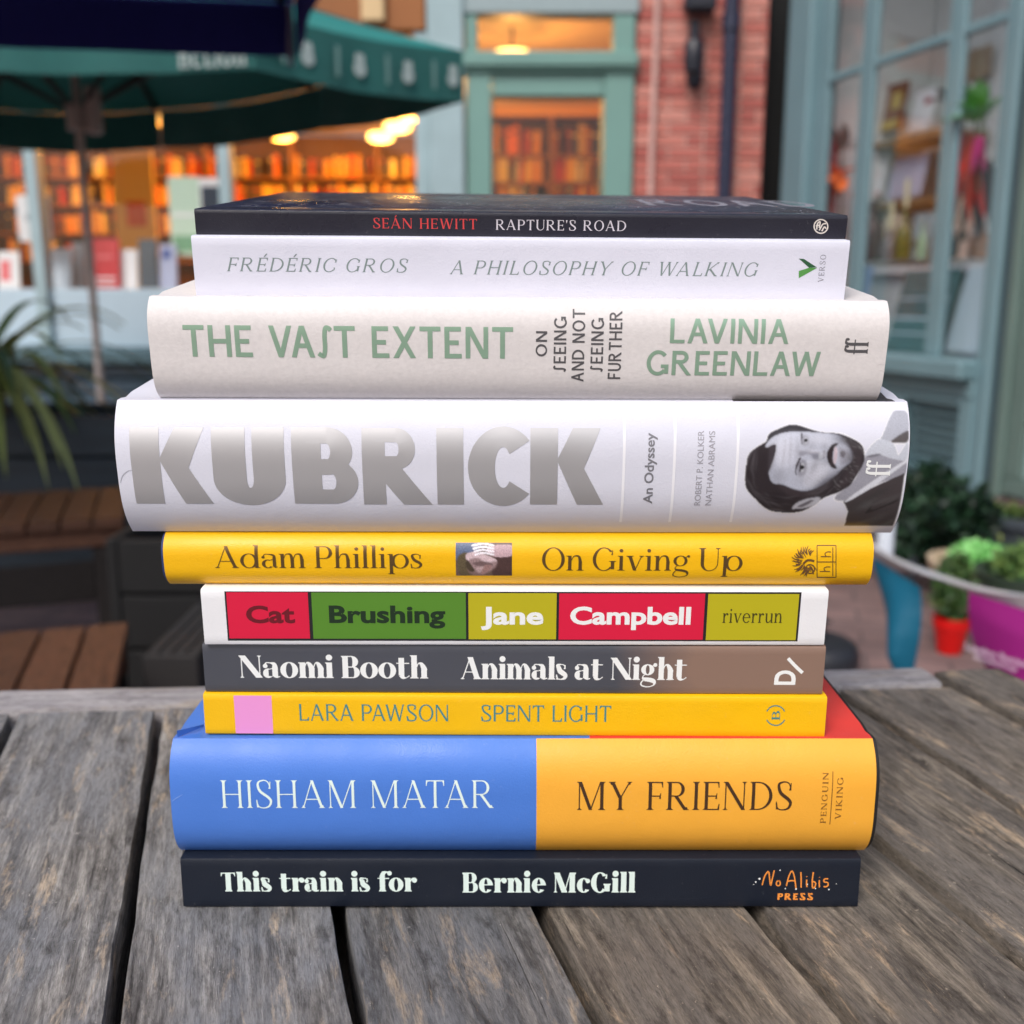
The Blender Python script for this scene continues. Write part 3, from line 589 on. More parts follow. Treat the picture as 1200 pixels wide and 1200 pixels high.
# ---------------------------------------------------------------- brick pier, pipes, lamps
def make_pier():
    X0, X1 = fx(741), fx(889); Z1 = 3.45; root = thing('brick_pier', 'red brick pier between the green door and the dark passage', 'brick wall', ((X0 + X1) / 2, FY, 0))
    MB().span((X0 + .004, FY - .020, 0), (X1 - .006, FY + .50, Z1)).build('mortar_core', mat('mortar', rgb(196, 170, 160), .9, var=.1, scale=30, bump=.3, bscale=80), root)
    bm_ = [mat('red_brick_%d' % i, rgb(*c), .85, var=.14, scale=25, bump=.35, bscale=120) for i, c in enumerate(((184, 108, 98), (194, 122, 110), (170, 94, 86), (200, 136, 124)))]
    full = [[MB().box((0, 0, 0), (w_, .10, .066), None, .004).mesh('brick', m_) for m_ in bm_] for w_ in (.215, .1025)]
    z = .036; row = 0
    while z < Z1 - .03:
        x = X0; i = row % 2
        kind = 0 if row % 2 == 0 else 1; first = True
        while x < X1 - .02:
            w_ = .215 if kind == 0 else .1025
            rem = X1 - x
            if rem < w_:
                w_ = rem - .002
                if w_ < .03: break
                me = MB().box((0, 0, 0), (w_, .10, .066), None, .004).mesh('brick', bm_[rnd.randrange(4)])
            else: me = full[kind][rnd.randrange(4)]
            o = link('brick', me, root); o.matrix_basis = Matrix.Translation((x + w_ / 2, FY + .02 + rnd.uniform(-.003, .003), z)); x += w_ + .010
            kind = 0 if (row % 2 == 0) else (1 - kind)
        z += .0755; row += 1
    pipe = mat('navy_iron', rgb(38, 42, 66), .4, var=.08); px_ = on_y(853, 120, FY - .10)
    t = thing('drainpipe', 'dark navy cast iron drainpipe running down the brick pier', 'pipe', (px_.x, FY - .10, 0))
    MB().tube([(px_.x, FY - .10, .05), (px_.x, FY - .10, Z1)], .046, 18).build('pipe', pipe, t, 40)
    for z in (.6, 1.5, 2.62, 3.3): MB().lathe((px_.x, FY - .10, z), [(.0465, -.05), (.058, -.05), (.058, .05), (.0465, .05)], 18, close=False).build('collar', pipe, t, 40)
    c = on_y(766, 120, FY - .05); tag(MB().tube([(c.x + .006 * math.sin(k), FY - .055, .3 + k * .3) for k in range(11)], .020, 10).build('cable_conduit', mat('pale_conduit', rgb(206, 166, 158), .7, var=.1), None, 40), 'pale pinkish conduit running up the brick pier beside the door', 'conduit')
    blk = mat('black_metal', rgb(28, 30, 42), .4)
    p = on_y(816, 28, FY - .14); t = thing('flood_lamp', 'black flood lamp fixed high on the brick pier', 'lamp', p)
    MB().box(p + Vector((.02, .02, .12)), (.20, .13, .10), None, .02).build('head', blk, t); MB().box(p + Vector((0, .06, -.02)), (.06, .06, .12), None, .01).build('bracket', blk, t)
    MB().lathe(p + Vector((-.01, -.01, -.20)), [(.02, -.10), (.055, -.085), (.065, .0), (.06, .09), (.03, .12)], 16).build('shade', blk, t, 50)
    p = on_y(814, 84, FY - .12); t = thing('sensor_lamp', 'small globe sensor lamp with pale top below the flood lamp', 'lamp', p)
    MB().lathe(p + Vector((0, 0, .0)), [(.0, .055), (.03, .05), (.05, .02), (.052, -.02)], 16).build('dome', mat('pale_dome', rgb(190, 200, 220), .3), t, 50)
    MB().lathe(p + Vector((0, 0, -.0)), [(.052, -.0205), (.05, -.06), (.035, -.10), (.0, -.115)], 16).build('housing', blk, t, 50); MB().tube([p + Vector((0, .03, -.04)), p + Vector((0, .11, -.04))], .014, 8).build('arm', blk, t, 50)
    # added black boards stand in for the shaded passage beside the pier
    dark = mat('passage_shade_black', rgb(38, 38, 36), .8, var=.15)
    t = thing('passage_shade_boards', 'added dark boards standing in for the shaded passage beside the brick pier', 'backdrop', (fx(905), FY + .6, 0)); Xa = X1 + .01
    for k in range(7): MB().span((Xa + .14 * k, FY + .60, .02), (Xa + .14 * k + .132, FY + .64, 3.45), .004).build('board', dark, t)
    MB().span((Xa, FY + .641, 1.0), (Xa + .98, FY + .68, 1.12)).build('rail', dark, t)
make_pier()

# ---------------------------------------------------------------- side shopfront with the display window
BW = 3.5
BAY_GLASS = glass_mat('bay_window_glass', refl=.06)
BLUE_FRONT, GREEN_DOOR = BLUE, GREEN
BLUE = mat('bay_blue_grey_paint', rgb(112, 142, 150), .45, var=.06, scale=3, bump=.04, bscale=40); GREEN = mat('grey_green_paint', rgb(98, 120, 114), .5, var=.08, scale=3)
def make_bay():
    P = lambda px, py=300: on_w(px, py, BW); s_ = lambda px, py=300: P(px, py).dot(UU)
    root = thing('side_shopfront', 'blue grey shopfront with a barred display window above a louvred panel', 'shopfront', frame(s_(1100), BW, 0))
    AX = (UU, NN, Vector((0, 0, 1)))
    def piece(nm, s0, s1, z0, z1, w0, w1, m_=BLUE, bev=.006, parent=root): return MB().box(frame((s0 + s1) / 2, BW + (w0 + w1) / 2, (z0 + z1) / 2), (abs(s1 - s0), w1 - w0, z1 - z0), AX, bev).build(nm, m_, parent)
    zs = (P(1038, 414).z + P(1150, 421).z) / 2; zsb = (P(1038, 434).z + P(1150, 446).z) / 2; zt = (P(950, 101).z + P(1055, 62).z + P(1160, 29).z) / 3; ZT = 3.4
    far, f1 = s_(920), s_(946)
    piece('corner_post', far, f1 + .002, 0, ZT, -.06, .14, BLUE, .012); piece('frame_post', f1, s_(961), zs, ZT, -.015, .03)
    for a, b_ in ((997, 1012), (1094, 1111)): piece('mullion', s_(a), s_(b_) , zs + .001, ZT, -.016, .022, BLUE, .008)
    piece('window_post', s_(1160), s_(1178), 0, ZT, -.03, .06, BLUE, .012); piece('window_post', s_(1178) - .003, s_(1188), 0, ZT, -.01, .08, DKTEAL, .01); piece('door_jamb', s_(1188) - .003, s_(1200), 0, ZT, -.02, .09, GREEN, .01)
    for a, b_ in ((961, 997), (1012, 1094), (1111, 1164)):
        piece('transom_bar', s_(a) - .001, s_(b_) + .001, zt - .022, zt + .022, -.014, .02, BLUE, .006)
        piece('lower_pane', s_(a) - .002, s_(b_) + .002, zs + .002, zt - .024, .008, .014, BAY_GLASS, 0); piece('upper_pane', s_(a) - .002, s_(b_) + .002, zt + .024, ZT - .01, .008, .014, BAY_GLASS, 0)
    piece('window_sill', f1 - .002, s_(1164) + .002, zsb, zs, -.13, .10, BLUE, .012); piece('apron_board', f1 - .002, s_(1164) + .002, zsb - .09, zsb - .003, -.05, .06, BLUE, .008)
    # louvred panel
    ztop = (P(1080, 468).z + P(1148, 478).z) / 2; zbot = P(1148, 569).z; la, lb = s_(1080), s_(1148)
    piece('panel_stile', f1 - .002, la, .06, zsb - .093, -.045, .05); piece('panel_stile', lb, s_(1164) + .002, .06, zsb - .093, -.045, .05)
    piece('panel_rail', la - .002, lb + .002, ztop, zsb - .093, -.043, .05); piece('panel_rail', la - .002, lb + .002, .06, zbot, -.043, .05)
    n = 8; h_ = (ztop - zbot) / n; ax2 = (UU, (NN * math.cos(R(38)) - Vector((0, 0, 1)) * -math.sin(R(38))), (Vector((0, 0, 1)) * math.cos(R(38)) - NN * math.sin(R(38))))
    for k in range(n): MB().box(frame((la + lb) / 2, BW + .0, zbot + h_ * (k + .5)), (la - lb - .006, .012, h_ * .92), (UU, NN * math.cos(R(36)) + Vector((0, 0, math.sin(R(36)))), Vector((0, 0, math.cos(R(36)))) - NN * math.sin(R(36))), .003).build('louvre_slat', BLUE, root)
    piece('louvre_shade_sheet', la, lb, zbot, ztop, .052, .06, mat('louvre_shade', rgb(30, 36, 40), .9), 0); piece('plinth', f1 - .002, s_(1164) + .002, 0, .057, -.06, .05, DKTEAL)  # near-black sheet stands in for the shade between the slats
    # door at the near end
    d0, d1 = s_(1200) - .004, s_(1200) - 1.0
    door = piece('door', d0, d1, .02, .10, .0, .045, GREEN); piece('door_stile', d0, d0 - .10, .103, 2.4, .0, .045, GREEN, .006, door); piece('door_stile', d1 + .1, d1, .103, 2.4, .0, .045, GREEN, .006, door)
    piece('door_rail', d0 - .103, d1 + .103, .72, .86, .002, .043, GREEN, .006, door); piece('door_panel', d0 - .103, d1 + .103, .103, .717, .012, .032, mat('panel_pale', rgb(140, 168, 166), .5), .01, door); piece('door_pane', d0 - .103, d1 + .103, .863, 2.4, .016, .022, GLASS, 0, door)
    piece('door_head', d0, d1, 2.403, ZT, -.02, .06, GREEN); piece('upper_wall', far, d1 - 2, ZT + .003, 6.0, -.05, .2, mat('upper_render_b', rgb(140, 138, 134), .8, var=.1), 0)
    piece('fascia_cap', far, d1, ZT - .0, ZT + .0025, -.05, .1, BLUE, 0)
    # the display space
    wall = mat('display_wall', rgb(226, 230, 232), .7, var=.04); sn = d1
    for nm, a, b_, z0, z1, w0, w1 in (('display_back_wall', far, sn, 0, ZT, .95, 1.0), ('display_ceiling', far, sn, ZT - .03, ZT - .004, .12, .94), ('display_end_wall', far - .003, far - .05, .0, ZT - .04, .15, .94)):
        tag(MB().box(frame((a + b_) / 2, BW + (w0 + w1) / 2, (z0 + z1) / 2), (abs(a - b_), w1 - w0, z1 - z0), AX).build(nm, wall), kind='structure')
    return zs, s_
zs, s_ = make_bay()
def make_bay_display():
    """goods behind the barred window: shelves, cards, candles, flowers"""
    AX = (UU, NN, Vector((0, 0, 1))); oak = mat('bay_oak', rgb(150, 116, 78), .6, var=.12, scale=4)
    def q(px, py, dw): return on_w(px, py, BW + dw)
    def board(nm, x0, x1, y0, y1, dw, m_, lab, cat, th=.012, lean=10, pr=None, part='card'):
        a, b_, t_ = q(x0, (y0 + y1) / 2, dw), q(x1, (y0 + y1) / 2, dw), 0; xm = (x0 + x1) / 2; zb, zt = q(xm, y1, dw).z, q(xm, y0, dw).z
        c = R(lean); up = Vector((0, 0, math.cos(c))) + NN * math.sin(c); no = NN * math.cos(c) - Vector((0, 0, math.sin(c))); base = (a + b_) / 2; base = Vector((base.x, base.y, zb)); h_ = (zt - zb) / math.cos(c)
        root = thing(nm, lab, cat, base); ctr = base + up * h_ / 2; MB().box(ctr, ((b_ - a).length, th, h_), (UU, no, up), .002).build(part, m_, root)
        for (u0, v0, u1, v1, mm, pn) in (pr or []): MB().box(ctr - UU * ((u0 + u1) / 2 - .5) * (b_ - a).length + up * ((v0 + v1) / 2 - .5) * h_ - no * (th / 2 + .0015), ((u1 - u0) * (b_ - a).length, .002, (v1 - v0) * h_), (UU, no, up)).build(pn, mm, root)
        return root
    W_, LB, TL = mat('bay_white', rgb(222, 224, 232), .6), mat('bay_pale_blue', rgb(176, 200, 216), .5), mat('bay_teal', rgb(64, 104, 112), .4, var=.3, scale=14, stretch=(1, 1, 4))
    for (y, lab) in ((163, 'upper brown shelf in the barred display window'), (237, 'middle brown shelf in the barred display window')):
        z = q(1050, y, .6).z; t = thing('display_shelf', lab, 'shelf', frame(s_(1050), BW + .7, z)); a, b_ = q(975, y, .6).dot(UU), q(1105, y, .6).dot(UU)
        MB().box(frame((a + b_) / 2, BW + .74, z - .02), (a - b_, .36, .035), AX, .004).build('board', oak, t)
        for s in (a - .1, b_ + .1): MB().box(frame(s, BW + .80, z - .09), (.03, .2, .10), AX, .003).build('bracket', oak, t)
    zd = q(1080, 312, .2).z; t = thing('display_plinth', 'pale plinth filling the base of the barred display window', 'plinth', frame(s_(1080), BW + .5, 0)); a, b_ = s_(962), s_(1163)
    MB().box(frame((a + b_) / 2, BW + .60, zd - .015), (a - b_, .60, .03), AX, .004).build('top', W_, t); MB().box(frame((a + b_) / 2, BW + .62, zd / 2 - .016), (a - b_ - .02, .55, zd - .034), AX, .004).build('body', mat('bay_cloth', rgb(190, 204, 212), .7, var=.05), t)
    board('display_book', 1016, 1056, 101, 156, .62, mat('bay_rust', rgb(130, 66, 34), .5), 'rust brown book with gold pattern on the upper brown shelf', 'book', .03, 8, [(.04, .04, .96, .22, mat('bay_gold', rgb(196, 166, 70), .5), 'gold_band'), (.05, .45, .3, .8, mat('bay_gold', (0, 0, 0, 1)), 'gold_motif'), (.7, .45, .95, .8, mat('bay_gold', (0, 0, 0, 1)), 'gold_motif')], 'cover')
    board('greeting_card', 1066, 1090, 104, 152, .60, W_, 'white card with a red mark on the upper brown shelf', 'card', .004, 10, [(.55, .6, .85, .75, mat('bay_red', rgb(170, 40, 60), .5), 'red_mark')])
    board('greeting_card', 1008, 1035, 178, 231, .60, W_, 'white card with a red blot on the middle brown shelf', 'card', .004, 8, [(.3, .4, .75, .55, mat('bay_red', (0, 0, 0, 1)), 'red_blot'), (.4, .03, .95, .08, mat('bay_red', (0, 0, 0, 1)), 'red_line')])
    board('greeting_card', 1040, 1080, 183, 231, .62, mat('bay_lilac', rgb(190, 194, 222), .6), 'plain lilac card on the middle brown shelf', 'card', .004, 10)
    board('large_print', 1040, 1102, 316, 414, .18, TL, 'large dark teal banded print leaning in the display window', 'print', .012, 14, [(.03, .64, .97, .66, LB, 'band'), (.03, .40, .97, .43, LB, 'band'), (.03, .22, .97, .24, LB, 'band')], 'sheet')
    board('large_print', 1112, 1156, 312, 414, .14, LB, 'large pale blue sheet leaning in the display window', 'print', .012, 14, None, 'sheet')
    board('large_print', 1004, 1018, 312, 350, .16, mat('bay_sky', rgb(150, 184, 226), .5), 'small sky blue print half hidden behind the book stack', 'print', .01, 8, None, 'sheet')
    board('wall_picture', 1112, 1160, 60, 95, .9, mat('bay_tan', rgb(170, 148, 124), .6, var=.15), 'tan picture high on the display window wall', 'picture', .02, 0, None, 'panel')
    for x0, x1, y0, y1, c, lab in ((1030, 1056, 252, 306, (226, 214, 196), 'cream folded card behind the candlesticks'), (1064, 1088, 250, 306, (150, 178, 190), 'blue grey card behind the slim green vase'), (1114, 1136, 232, 304, (232, 196, 178), 'peach card behind the small brown bottle'), (1116, 1134, 100, 150, (216, 218, 224), 'white card behind the dried leaves'), (970, 992, 250, 300, (120, 140, 160), 'slate blue card low in the narrow pane')):
        board('greeting_card', x0, x1, y0, y1, .50, mat('card_%d' % x0, rgb(*c), .6, var=.12, scale=30), lab, 'card', .004, 8, [(.2, .3, .8, .45, mat('card_mark_%d' % x0, rgb(c[0] // 2, c[1] // 2, c[2] // 2), .6), 'print_block')])
    def bottle(px, yb, yt, wd, dw, m_, lab, nm, cat, candle=None):
        b0, t0 = q(px, yb, dw), q(px, yt, dw); h_ = t0.z - b0.z; r = (q(px + wd, yb, dw) - q(px - wd, yb, dw)).length * .5 * .72
        t = thing(nm, lab, cat, b0); MB().lathe(b0, [(r * .9, 0), (r, h_ * .04), (r, h_ * .5), (r * .8, h_ * .62), (r * .32, h_ * .74), (r * .28, h_ * .96), (r * .36, h_)], 18).build('glass_body' if candle else 'body', m_, t, 50)
        if candle:
            c0, c1 = candle; zc = q(px, c0, dw).z; MB().tube([(b0.x, b0.y, t0.z - .01), (b0.x, b0.y, t0.z + (zc - t0.z) * .97), (b0.x, b0.y, zc)], [r * .30, r * .30, r * .12], 10).build('candle', mat('candle_wax', rgb(226, 224, 190), .5), t, 50)
    ol, cl, br = mat('olive_glass', rgb(94, 98, 30), .12, spec=.6), mat('clear_dark_glass', rgb(120, 112, 116), .12), mat('brown_glass', rgb(40, 28, 24), .15)
    bottle(1057, 305, 244, 8, .40, ol, 'olive glass bottle holding a tall cream candle', 'bottle_candlestick', 'candlestick', (211, 0)); bottle(1041, 306, 268, 9, .38, cl, 'clear glass candlestick with a shorter cream candle', 'bottle_candlestick', 'candlestick', (238, 0))
    bottle(1114, 303, 270, 7, .34, br, 'small brown glass bottle on the pale plinth', 'bottle', 'bottle'); bottle(1079, 304, 262, 5, .45, mat('green_vase', rgb(140, 180, 150), .2), 'slim pale green vase on the pale plinth', 'vase', 'vase')
    bottle(1020, 306, 236, 11, .46, mat('dark_vase_glaze', rgb(84, 56, 58), .3, var=.3, scale=20), 'dark mottled brown vase beside the candlesticks', 'vase', 'vase'); bottle(1148, 303, 262, 12, .36, mat('tan_vase', rgb(176, 134, 104), .4, var=.2, scale=20), 'tan patterned vase under the hanging flowers', 'vase', 'vase')
    # cut paper flowers behind the glass
    def blade(mb, p, d, ln, wd, mi, droop=.3):
        d = d.normalized(); sd = d.cross(Vector((0, 0, 1)) if abs(d.z) < .9 else Vector((1, 0, 0))).normalized(); g = []
        for k in range(6):
            t = k / 5; c = p + d * ln * t - Vector((0, 0, 1)) * droop * ln * t * t; w_ = wd * math.sin(math.pi * (.12 + .86 * t)); g.append([c - sd * w_, c + sd * w_])
        mb.sheet(g, mi, .0012, d.cross(sd))
    r4 = random.Random(5)
    def bunch(px, py, dw, m_, n, ln, wd, lab, nm, dirn, spread, part, stem_to=None):
        p = q(px, py, dw); t = thing(nm, lab, 'flowers', p)
        for k in range(n):
            mb = MB(); d = Vector(dirn) + Vector((r4.uniform(-1, 1), r4.uniform(-1, 1), r4.uniform(-1, 1))) * spread; blade(mb, p + Vector((r4.uniform(-1, 1), r4.uniform(-1, 1), r4.uniform(-.5, .5))) * ln * .12, d, ln * r4.uniform(.7, 1.1), wd, 0, .15); mb.build(part, m_, t, 60)
        if stem_to: e = q(stem_to[0], stem_to[1], dw); MB().tube([p, (p + e) / 2 + Vector((.01, 0, 0)), e], .005, 6).build('stem', mat('stem_green', rgb(70, 96, 52), .6), t, 50)
    bunch(1130, 158, .12, mat('scarlet_petal', rgb(236, 50, 16), .6), 12, .34, .06, 'scarlet trailing flower hanging behind the display window', 'hanging_flower', (0, 0, -1), .35, 'petal', (1128, 100))
    bunch(1142, 140, .14, mat('leaf_bright', rgb(104, 180, 56), .5), 18, .20, .05, 'bright green leaves above the scarlet flower', 'leaf_bunch', (0, 0, .6), .9, 'leaf', (1146, 225))
    bunch(1148, 160, .10, mat('pink_petal', rgb(226, 60, 150), .6), 7, .14, .03, 'pink flower bud beside the scarlet flower', 'hanging_flower', (0, 0, -1), .3, 'petal', (1148, 120))
    bunch(1153, 190, .30, mat('plum_petal', rgb(62, 26, 36), .6), 6, .34, .045, 'dark plum trailing foliage at the window post', 'hanging_flower', (0, 0, -1), .2, 'leaf', (1152, 120))
    bunch(1122, 118, .32, mat('grey_leaf', rgb(80, 76, 82), .6), 8, .16, .05, 'grey dried leaves at the top of the flowers', 'leaf_bunch', (0, 0, .4), .9, 'leaf', (1126, 160))
    bunch(969, 165, .12, mat('rose_petal', rgb(196, 50, 80), .6), 9, .55, .05, 'tall rose pink flower spike behind the frame post', 'flower_spike', (0, 0, -1), .12, 'petal', (966, 128))
    bunch(984, 205, .14, mat('orange_petal', rgb(240, 116, 44), .6), 10, .16, .05, 'orange flower head low in the narrow pane', 'flower_spike', (0, 0, .2), .8, 'petal', (984, 280)); bunch(986, 175, .20, mat('blue_leaf', rgb(92, 122, 122), .6), 10, .26, .03, 'blue grey leaves in the narrow pane', 'leaf_bunch', (0, 0, .8), .8, 'leaf', (984, 260))
make_bay_display()

# ---------------------------------------------------------------- the table
OLD = wood_mat('weathered_reflection_plank', rgb(62, 59, 58), rgb(128, 125, 122), rgb(190, 185, 178), rgb(196, 177, 154), rgb(132, 134, 138))  # weathered grey, with a bluish reflection put into the colour
OLD_WARM = wood_mat('brown_weathered_plank', rgb(60, 53, 47), rgb(128, 118, 105), rgb(192, 177, 157), rgb(212, 186, 155), rgb(126, 119, 112))
def at_matrix(org, x, y, z): return Matrix((( x.x, y.x, z.x, org.x), (x.y, y.y, z.y, org.y), (x.z, y.z, z.z, org.z), (0, 0, 0, 1)))
def plank_mesh(wd, ln, th, seed, nseg=46, skew0=0.0, skew1=0.0, wear=.0006):
    """timber lying along +Y, top at z = 0, worn wavy edges; skew shifts the end cut across the width"""
    rr = random.Random(seed); mb = MB(); ph = [rr.uniform(0, 6.3) for _ in range(6)]
    r = .0009; prof = [(-1, -th), (-1, -r), (-1, -r * .35), (-1, 0), (-.6, 0), (-.2, 0), (.2, 0), (.6, 0), (1, 0), (1, -r * .35), (1, -r), (1, -th)]
    ins = [0, 0, r * .3, r, 0, 0, 0, 0, -r, -r * .3, 0, 0]
    n = len(prof)
    for i in range(nseg + 1):
        t = i / nseg; y = t * ln
        e = [wear * (math.sin(y * 37 + ph[k]) * .5 + math.sin(y * 113 + ph[k + 2]) * .3 + rr.uniform(-.4, .4)) for k in (0, 1)]
        for k, (a, z) in enumerate(prof):
            x = a * wd / 2 + ins[k] + (e[0] if a < 0 else e[1]) * abs(a) ** 3
            zz = z + (wear * .35 * math.sin(y * 21 + ph[4] + a * 2) if z > -th else 0) - (wear * .5 * (a * a) if z == 0 else 0)
            mb.v.append(Vector((x, y + (skew0 * (1 - t) + skew1 * t) * x, zz)))
    for i in range(nseg):
        for k in range(n):
            mb.f.append([i * n + k, i * n + (k + 1) % n, (i + 1) * n + (k + 1) % n, (i + 1) * n + k]); mb.m.append(0)
    mb.f.append(list(range(n))[::-1]); mb.f.append([nseg * n + k for k in range(n)]); mb.m += [0, 0]
    return mb
def place(mb, name, m_, parent, M4, smooth=40):
    o = mb.build(name, m_, parent, smooth=smooth); o.matrix_basis = M4; return o
def make_table():
    H = CAM_H; root = thing('cafe_table', 'weathered grey slatted timber table carrying the stack of books', 'table', (0, .3, 0))
    gaps = [g * H for g in (-1.225, -.886, -.547, -.207, .133, .459, .809, 1.134, 1.487, 1.81)]
    A, B_ = on_z(-60, 836, TABLE_Z), on_z(1092, 803, TABLE_Z)      # where the planks meet the end board
    d = (B_ - A).normalized()
    def s_at(w_):                                       # length coordinate of the plank end line at cross coordinate w_
        wa, sa, wb, sb = A.dot(NN), A.dot(UU), B_.dot(NN), B_.dot(UU); return sa + (sb - sa) * (w_ - wa) / (wb - wa)
    sk = (s_at(1) - s_at(0)); G = .0046; S0 = -.22
    for i in range(len(gaps) - 1):
        G = .0046 if i < 5 else .0062; w0, w1 = gaps[i] + G / 2, gaps[i + 1] - G / 2; wc = (w0 + w1) / 2; end = s_at(wc) - .002
        place(plank_mesh(w1 - w0, end - S0, .024, 10 + i, 60, 0, sk), 'plank', OLD if i < 5 else OLD_WARM, root, at_matrix(frame(S0, wc, TABLE_Z - .0002 * (i % 3)), NN, UU, Vector((0, 0, 1))))
    corner = on_z(1154, 779, TABLE_Z); w0, w1 = gaps[-1] + G / 2, corner.dot(NN) + .004; wc = (w0 + w1) / 2; end = corner.dot(UU) - .004
    place(plank_mesh(w1 - w0, end - S0, .024, 30, 60, 0, sk * .6), 'plank', OLD_WARM, root, at_matrix(frame(S0, wc, TABLE_Z), NN, UU, Vector((0, 0, 1))))
    # end board across the plank ends
    C, D_ = on_z(-60, 812, TABLE_Z), on_z(1090, 783, TABLE_Z); wd = ((C + D_) / 2 - (A + B_) / 2).length * .93
    e0 = (A + C) / 2 - d * .12; e1 = (B_ + D_) / 2; y = (e1 - e0).normalized(); x = Vector((y.y, -y.x, 0))
    pale = wood_mat('pale_end_board', rgb(128, 124, 126), rgb(178, 174, 176), rgb(204, 199, 197), rgb(176, 164, 150))
    place(plank_mesh(wd, (e1 - e0).length, .030, 77, 50), 'end_board', pale, root, at_matrix(e0 + Vector((0, 0, .001)), x, y, Vector((0, 0, 1))))
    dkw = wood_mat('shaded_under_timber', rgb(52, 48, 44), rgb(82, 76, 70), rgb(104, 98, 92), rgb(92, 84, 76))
    for s in (-.12, .05, .20, .31, .42):  # wide battens are unseen additions that keep the plank gaps dark
        p, q = frame(s, gaps[0] + .02, TABLE_Z - .044), frame(s, .38 if s < .25 else .36, TABLE_Z - .044); MB().bar(p, q, .06 if s < .1 else .095, .038, bev=.003).build('batten', dkw, root)
    for s, w_ in ((-.13, gaps[0] + .05), (-.13, .34), (.40, gaps[0] + .05), (.40, .30)):
        MB().bar(frame(s, w_, 0), frame(s, w_, TABLE_Z - .066), .06, .06, up=UU, bev=.004).build('leg', dkw, root)
make_table()

# ---------------------------------------------------------------- flat print painted into vertex colours of a fine patch
def inside(px_, py_, poly):
    c = np.zeros(px_.shape, bool); n = len(poly)
    for i in range(n):
        x0, y0 = poly[i]; x1, y1 = poly[(i + 1) % n]
        if y0 == y1: continue
        c ^= ((y0 > py_) != (y1 > py_)) & (px_ < (x1 - x0) * (py_ - y0) / (y1 - y0) + x0)
    return c
class Canvas:
    def __init__(s, w_, h_, nx, ny, base):
        s.X, s.Y = np.meshgrid(np.linspace(0, w_, nx), np.linspace(0, h_, ny)); s.c = np.zeros((ny, nx, 3)); s.c[:] = [lin(v_) for v_ in base]; s.m = np.zeros((ny, nx))
    def poly(s, pts, rgb_, blur=1, smooth=True, al=1.0, mask=True):
        if smooth: pts = [(p.x, p.y) for p in catmull(pts, [0] * len(pts), 6, True)]
        a = inside(s.X, s.Y, pts).astype(float)
        for _ in range(blur):
            q = np.pad(a, 1, mode='edge'); a = (q[1:-1, 1:-1] * 2 + q[:-2, 1:-1] + q[2:, 1:-1] + q[1:-1, :-2] + q[1:-1, 2:]) / 6
        a *= al; s.c = s.c * (1 - a[..., None]) + np.array([lin(v_) for v_ in rgb_]) * a[..., None]
        if mask: s.m = np.maximum(s.m, a)
        return s
    def ell(s, cx, cy, rx, ry, rgb_, blur=1, al=1.0, rot=0):
        t = np.linspace(0, 2 * math.pi, 24, endpoint=False); c, d = math.cos(R(rot)), math.sin(R(rot))
        return s.poly([(cx + rx * math.cos(a) * c - ry * math.sin(a) * d, cy + rx * math.cos(a) * d + ry * math.sin(a) * c) for a in t], rgb_, blur, False, al)
    def soft(s, cx, cy, rx, ry, rgb_, al, rot=0, clip=None):
        c, d = math.cos(R(rot)), math.sin(R(rot)); x, y = s.X - cx, s.Y - cy; u, v_ = x * c + y * d, -x * d + y * c
        a = al * np.exp(-(u / rx) ** 2 - (v_ / ry) ** 2) * (1 if clip is None else clip)
        s.c = s.c * (1 - a[..., None]) + np.array([lin(q) for q in rgb_]) * a[..., None]; return s
    def grain(s, amt, seed=1):
        g = np.random.RandomState(seed).normal(1, amt, s.m.shape); s.c *= np.clip(g, .6, 1.4)[..., None]; return s

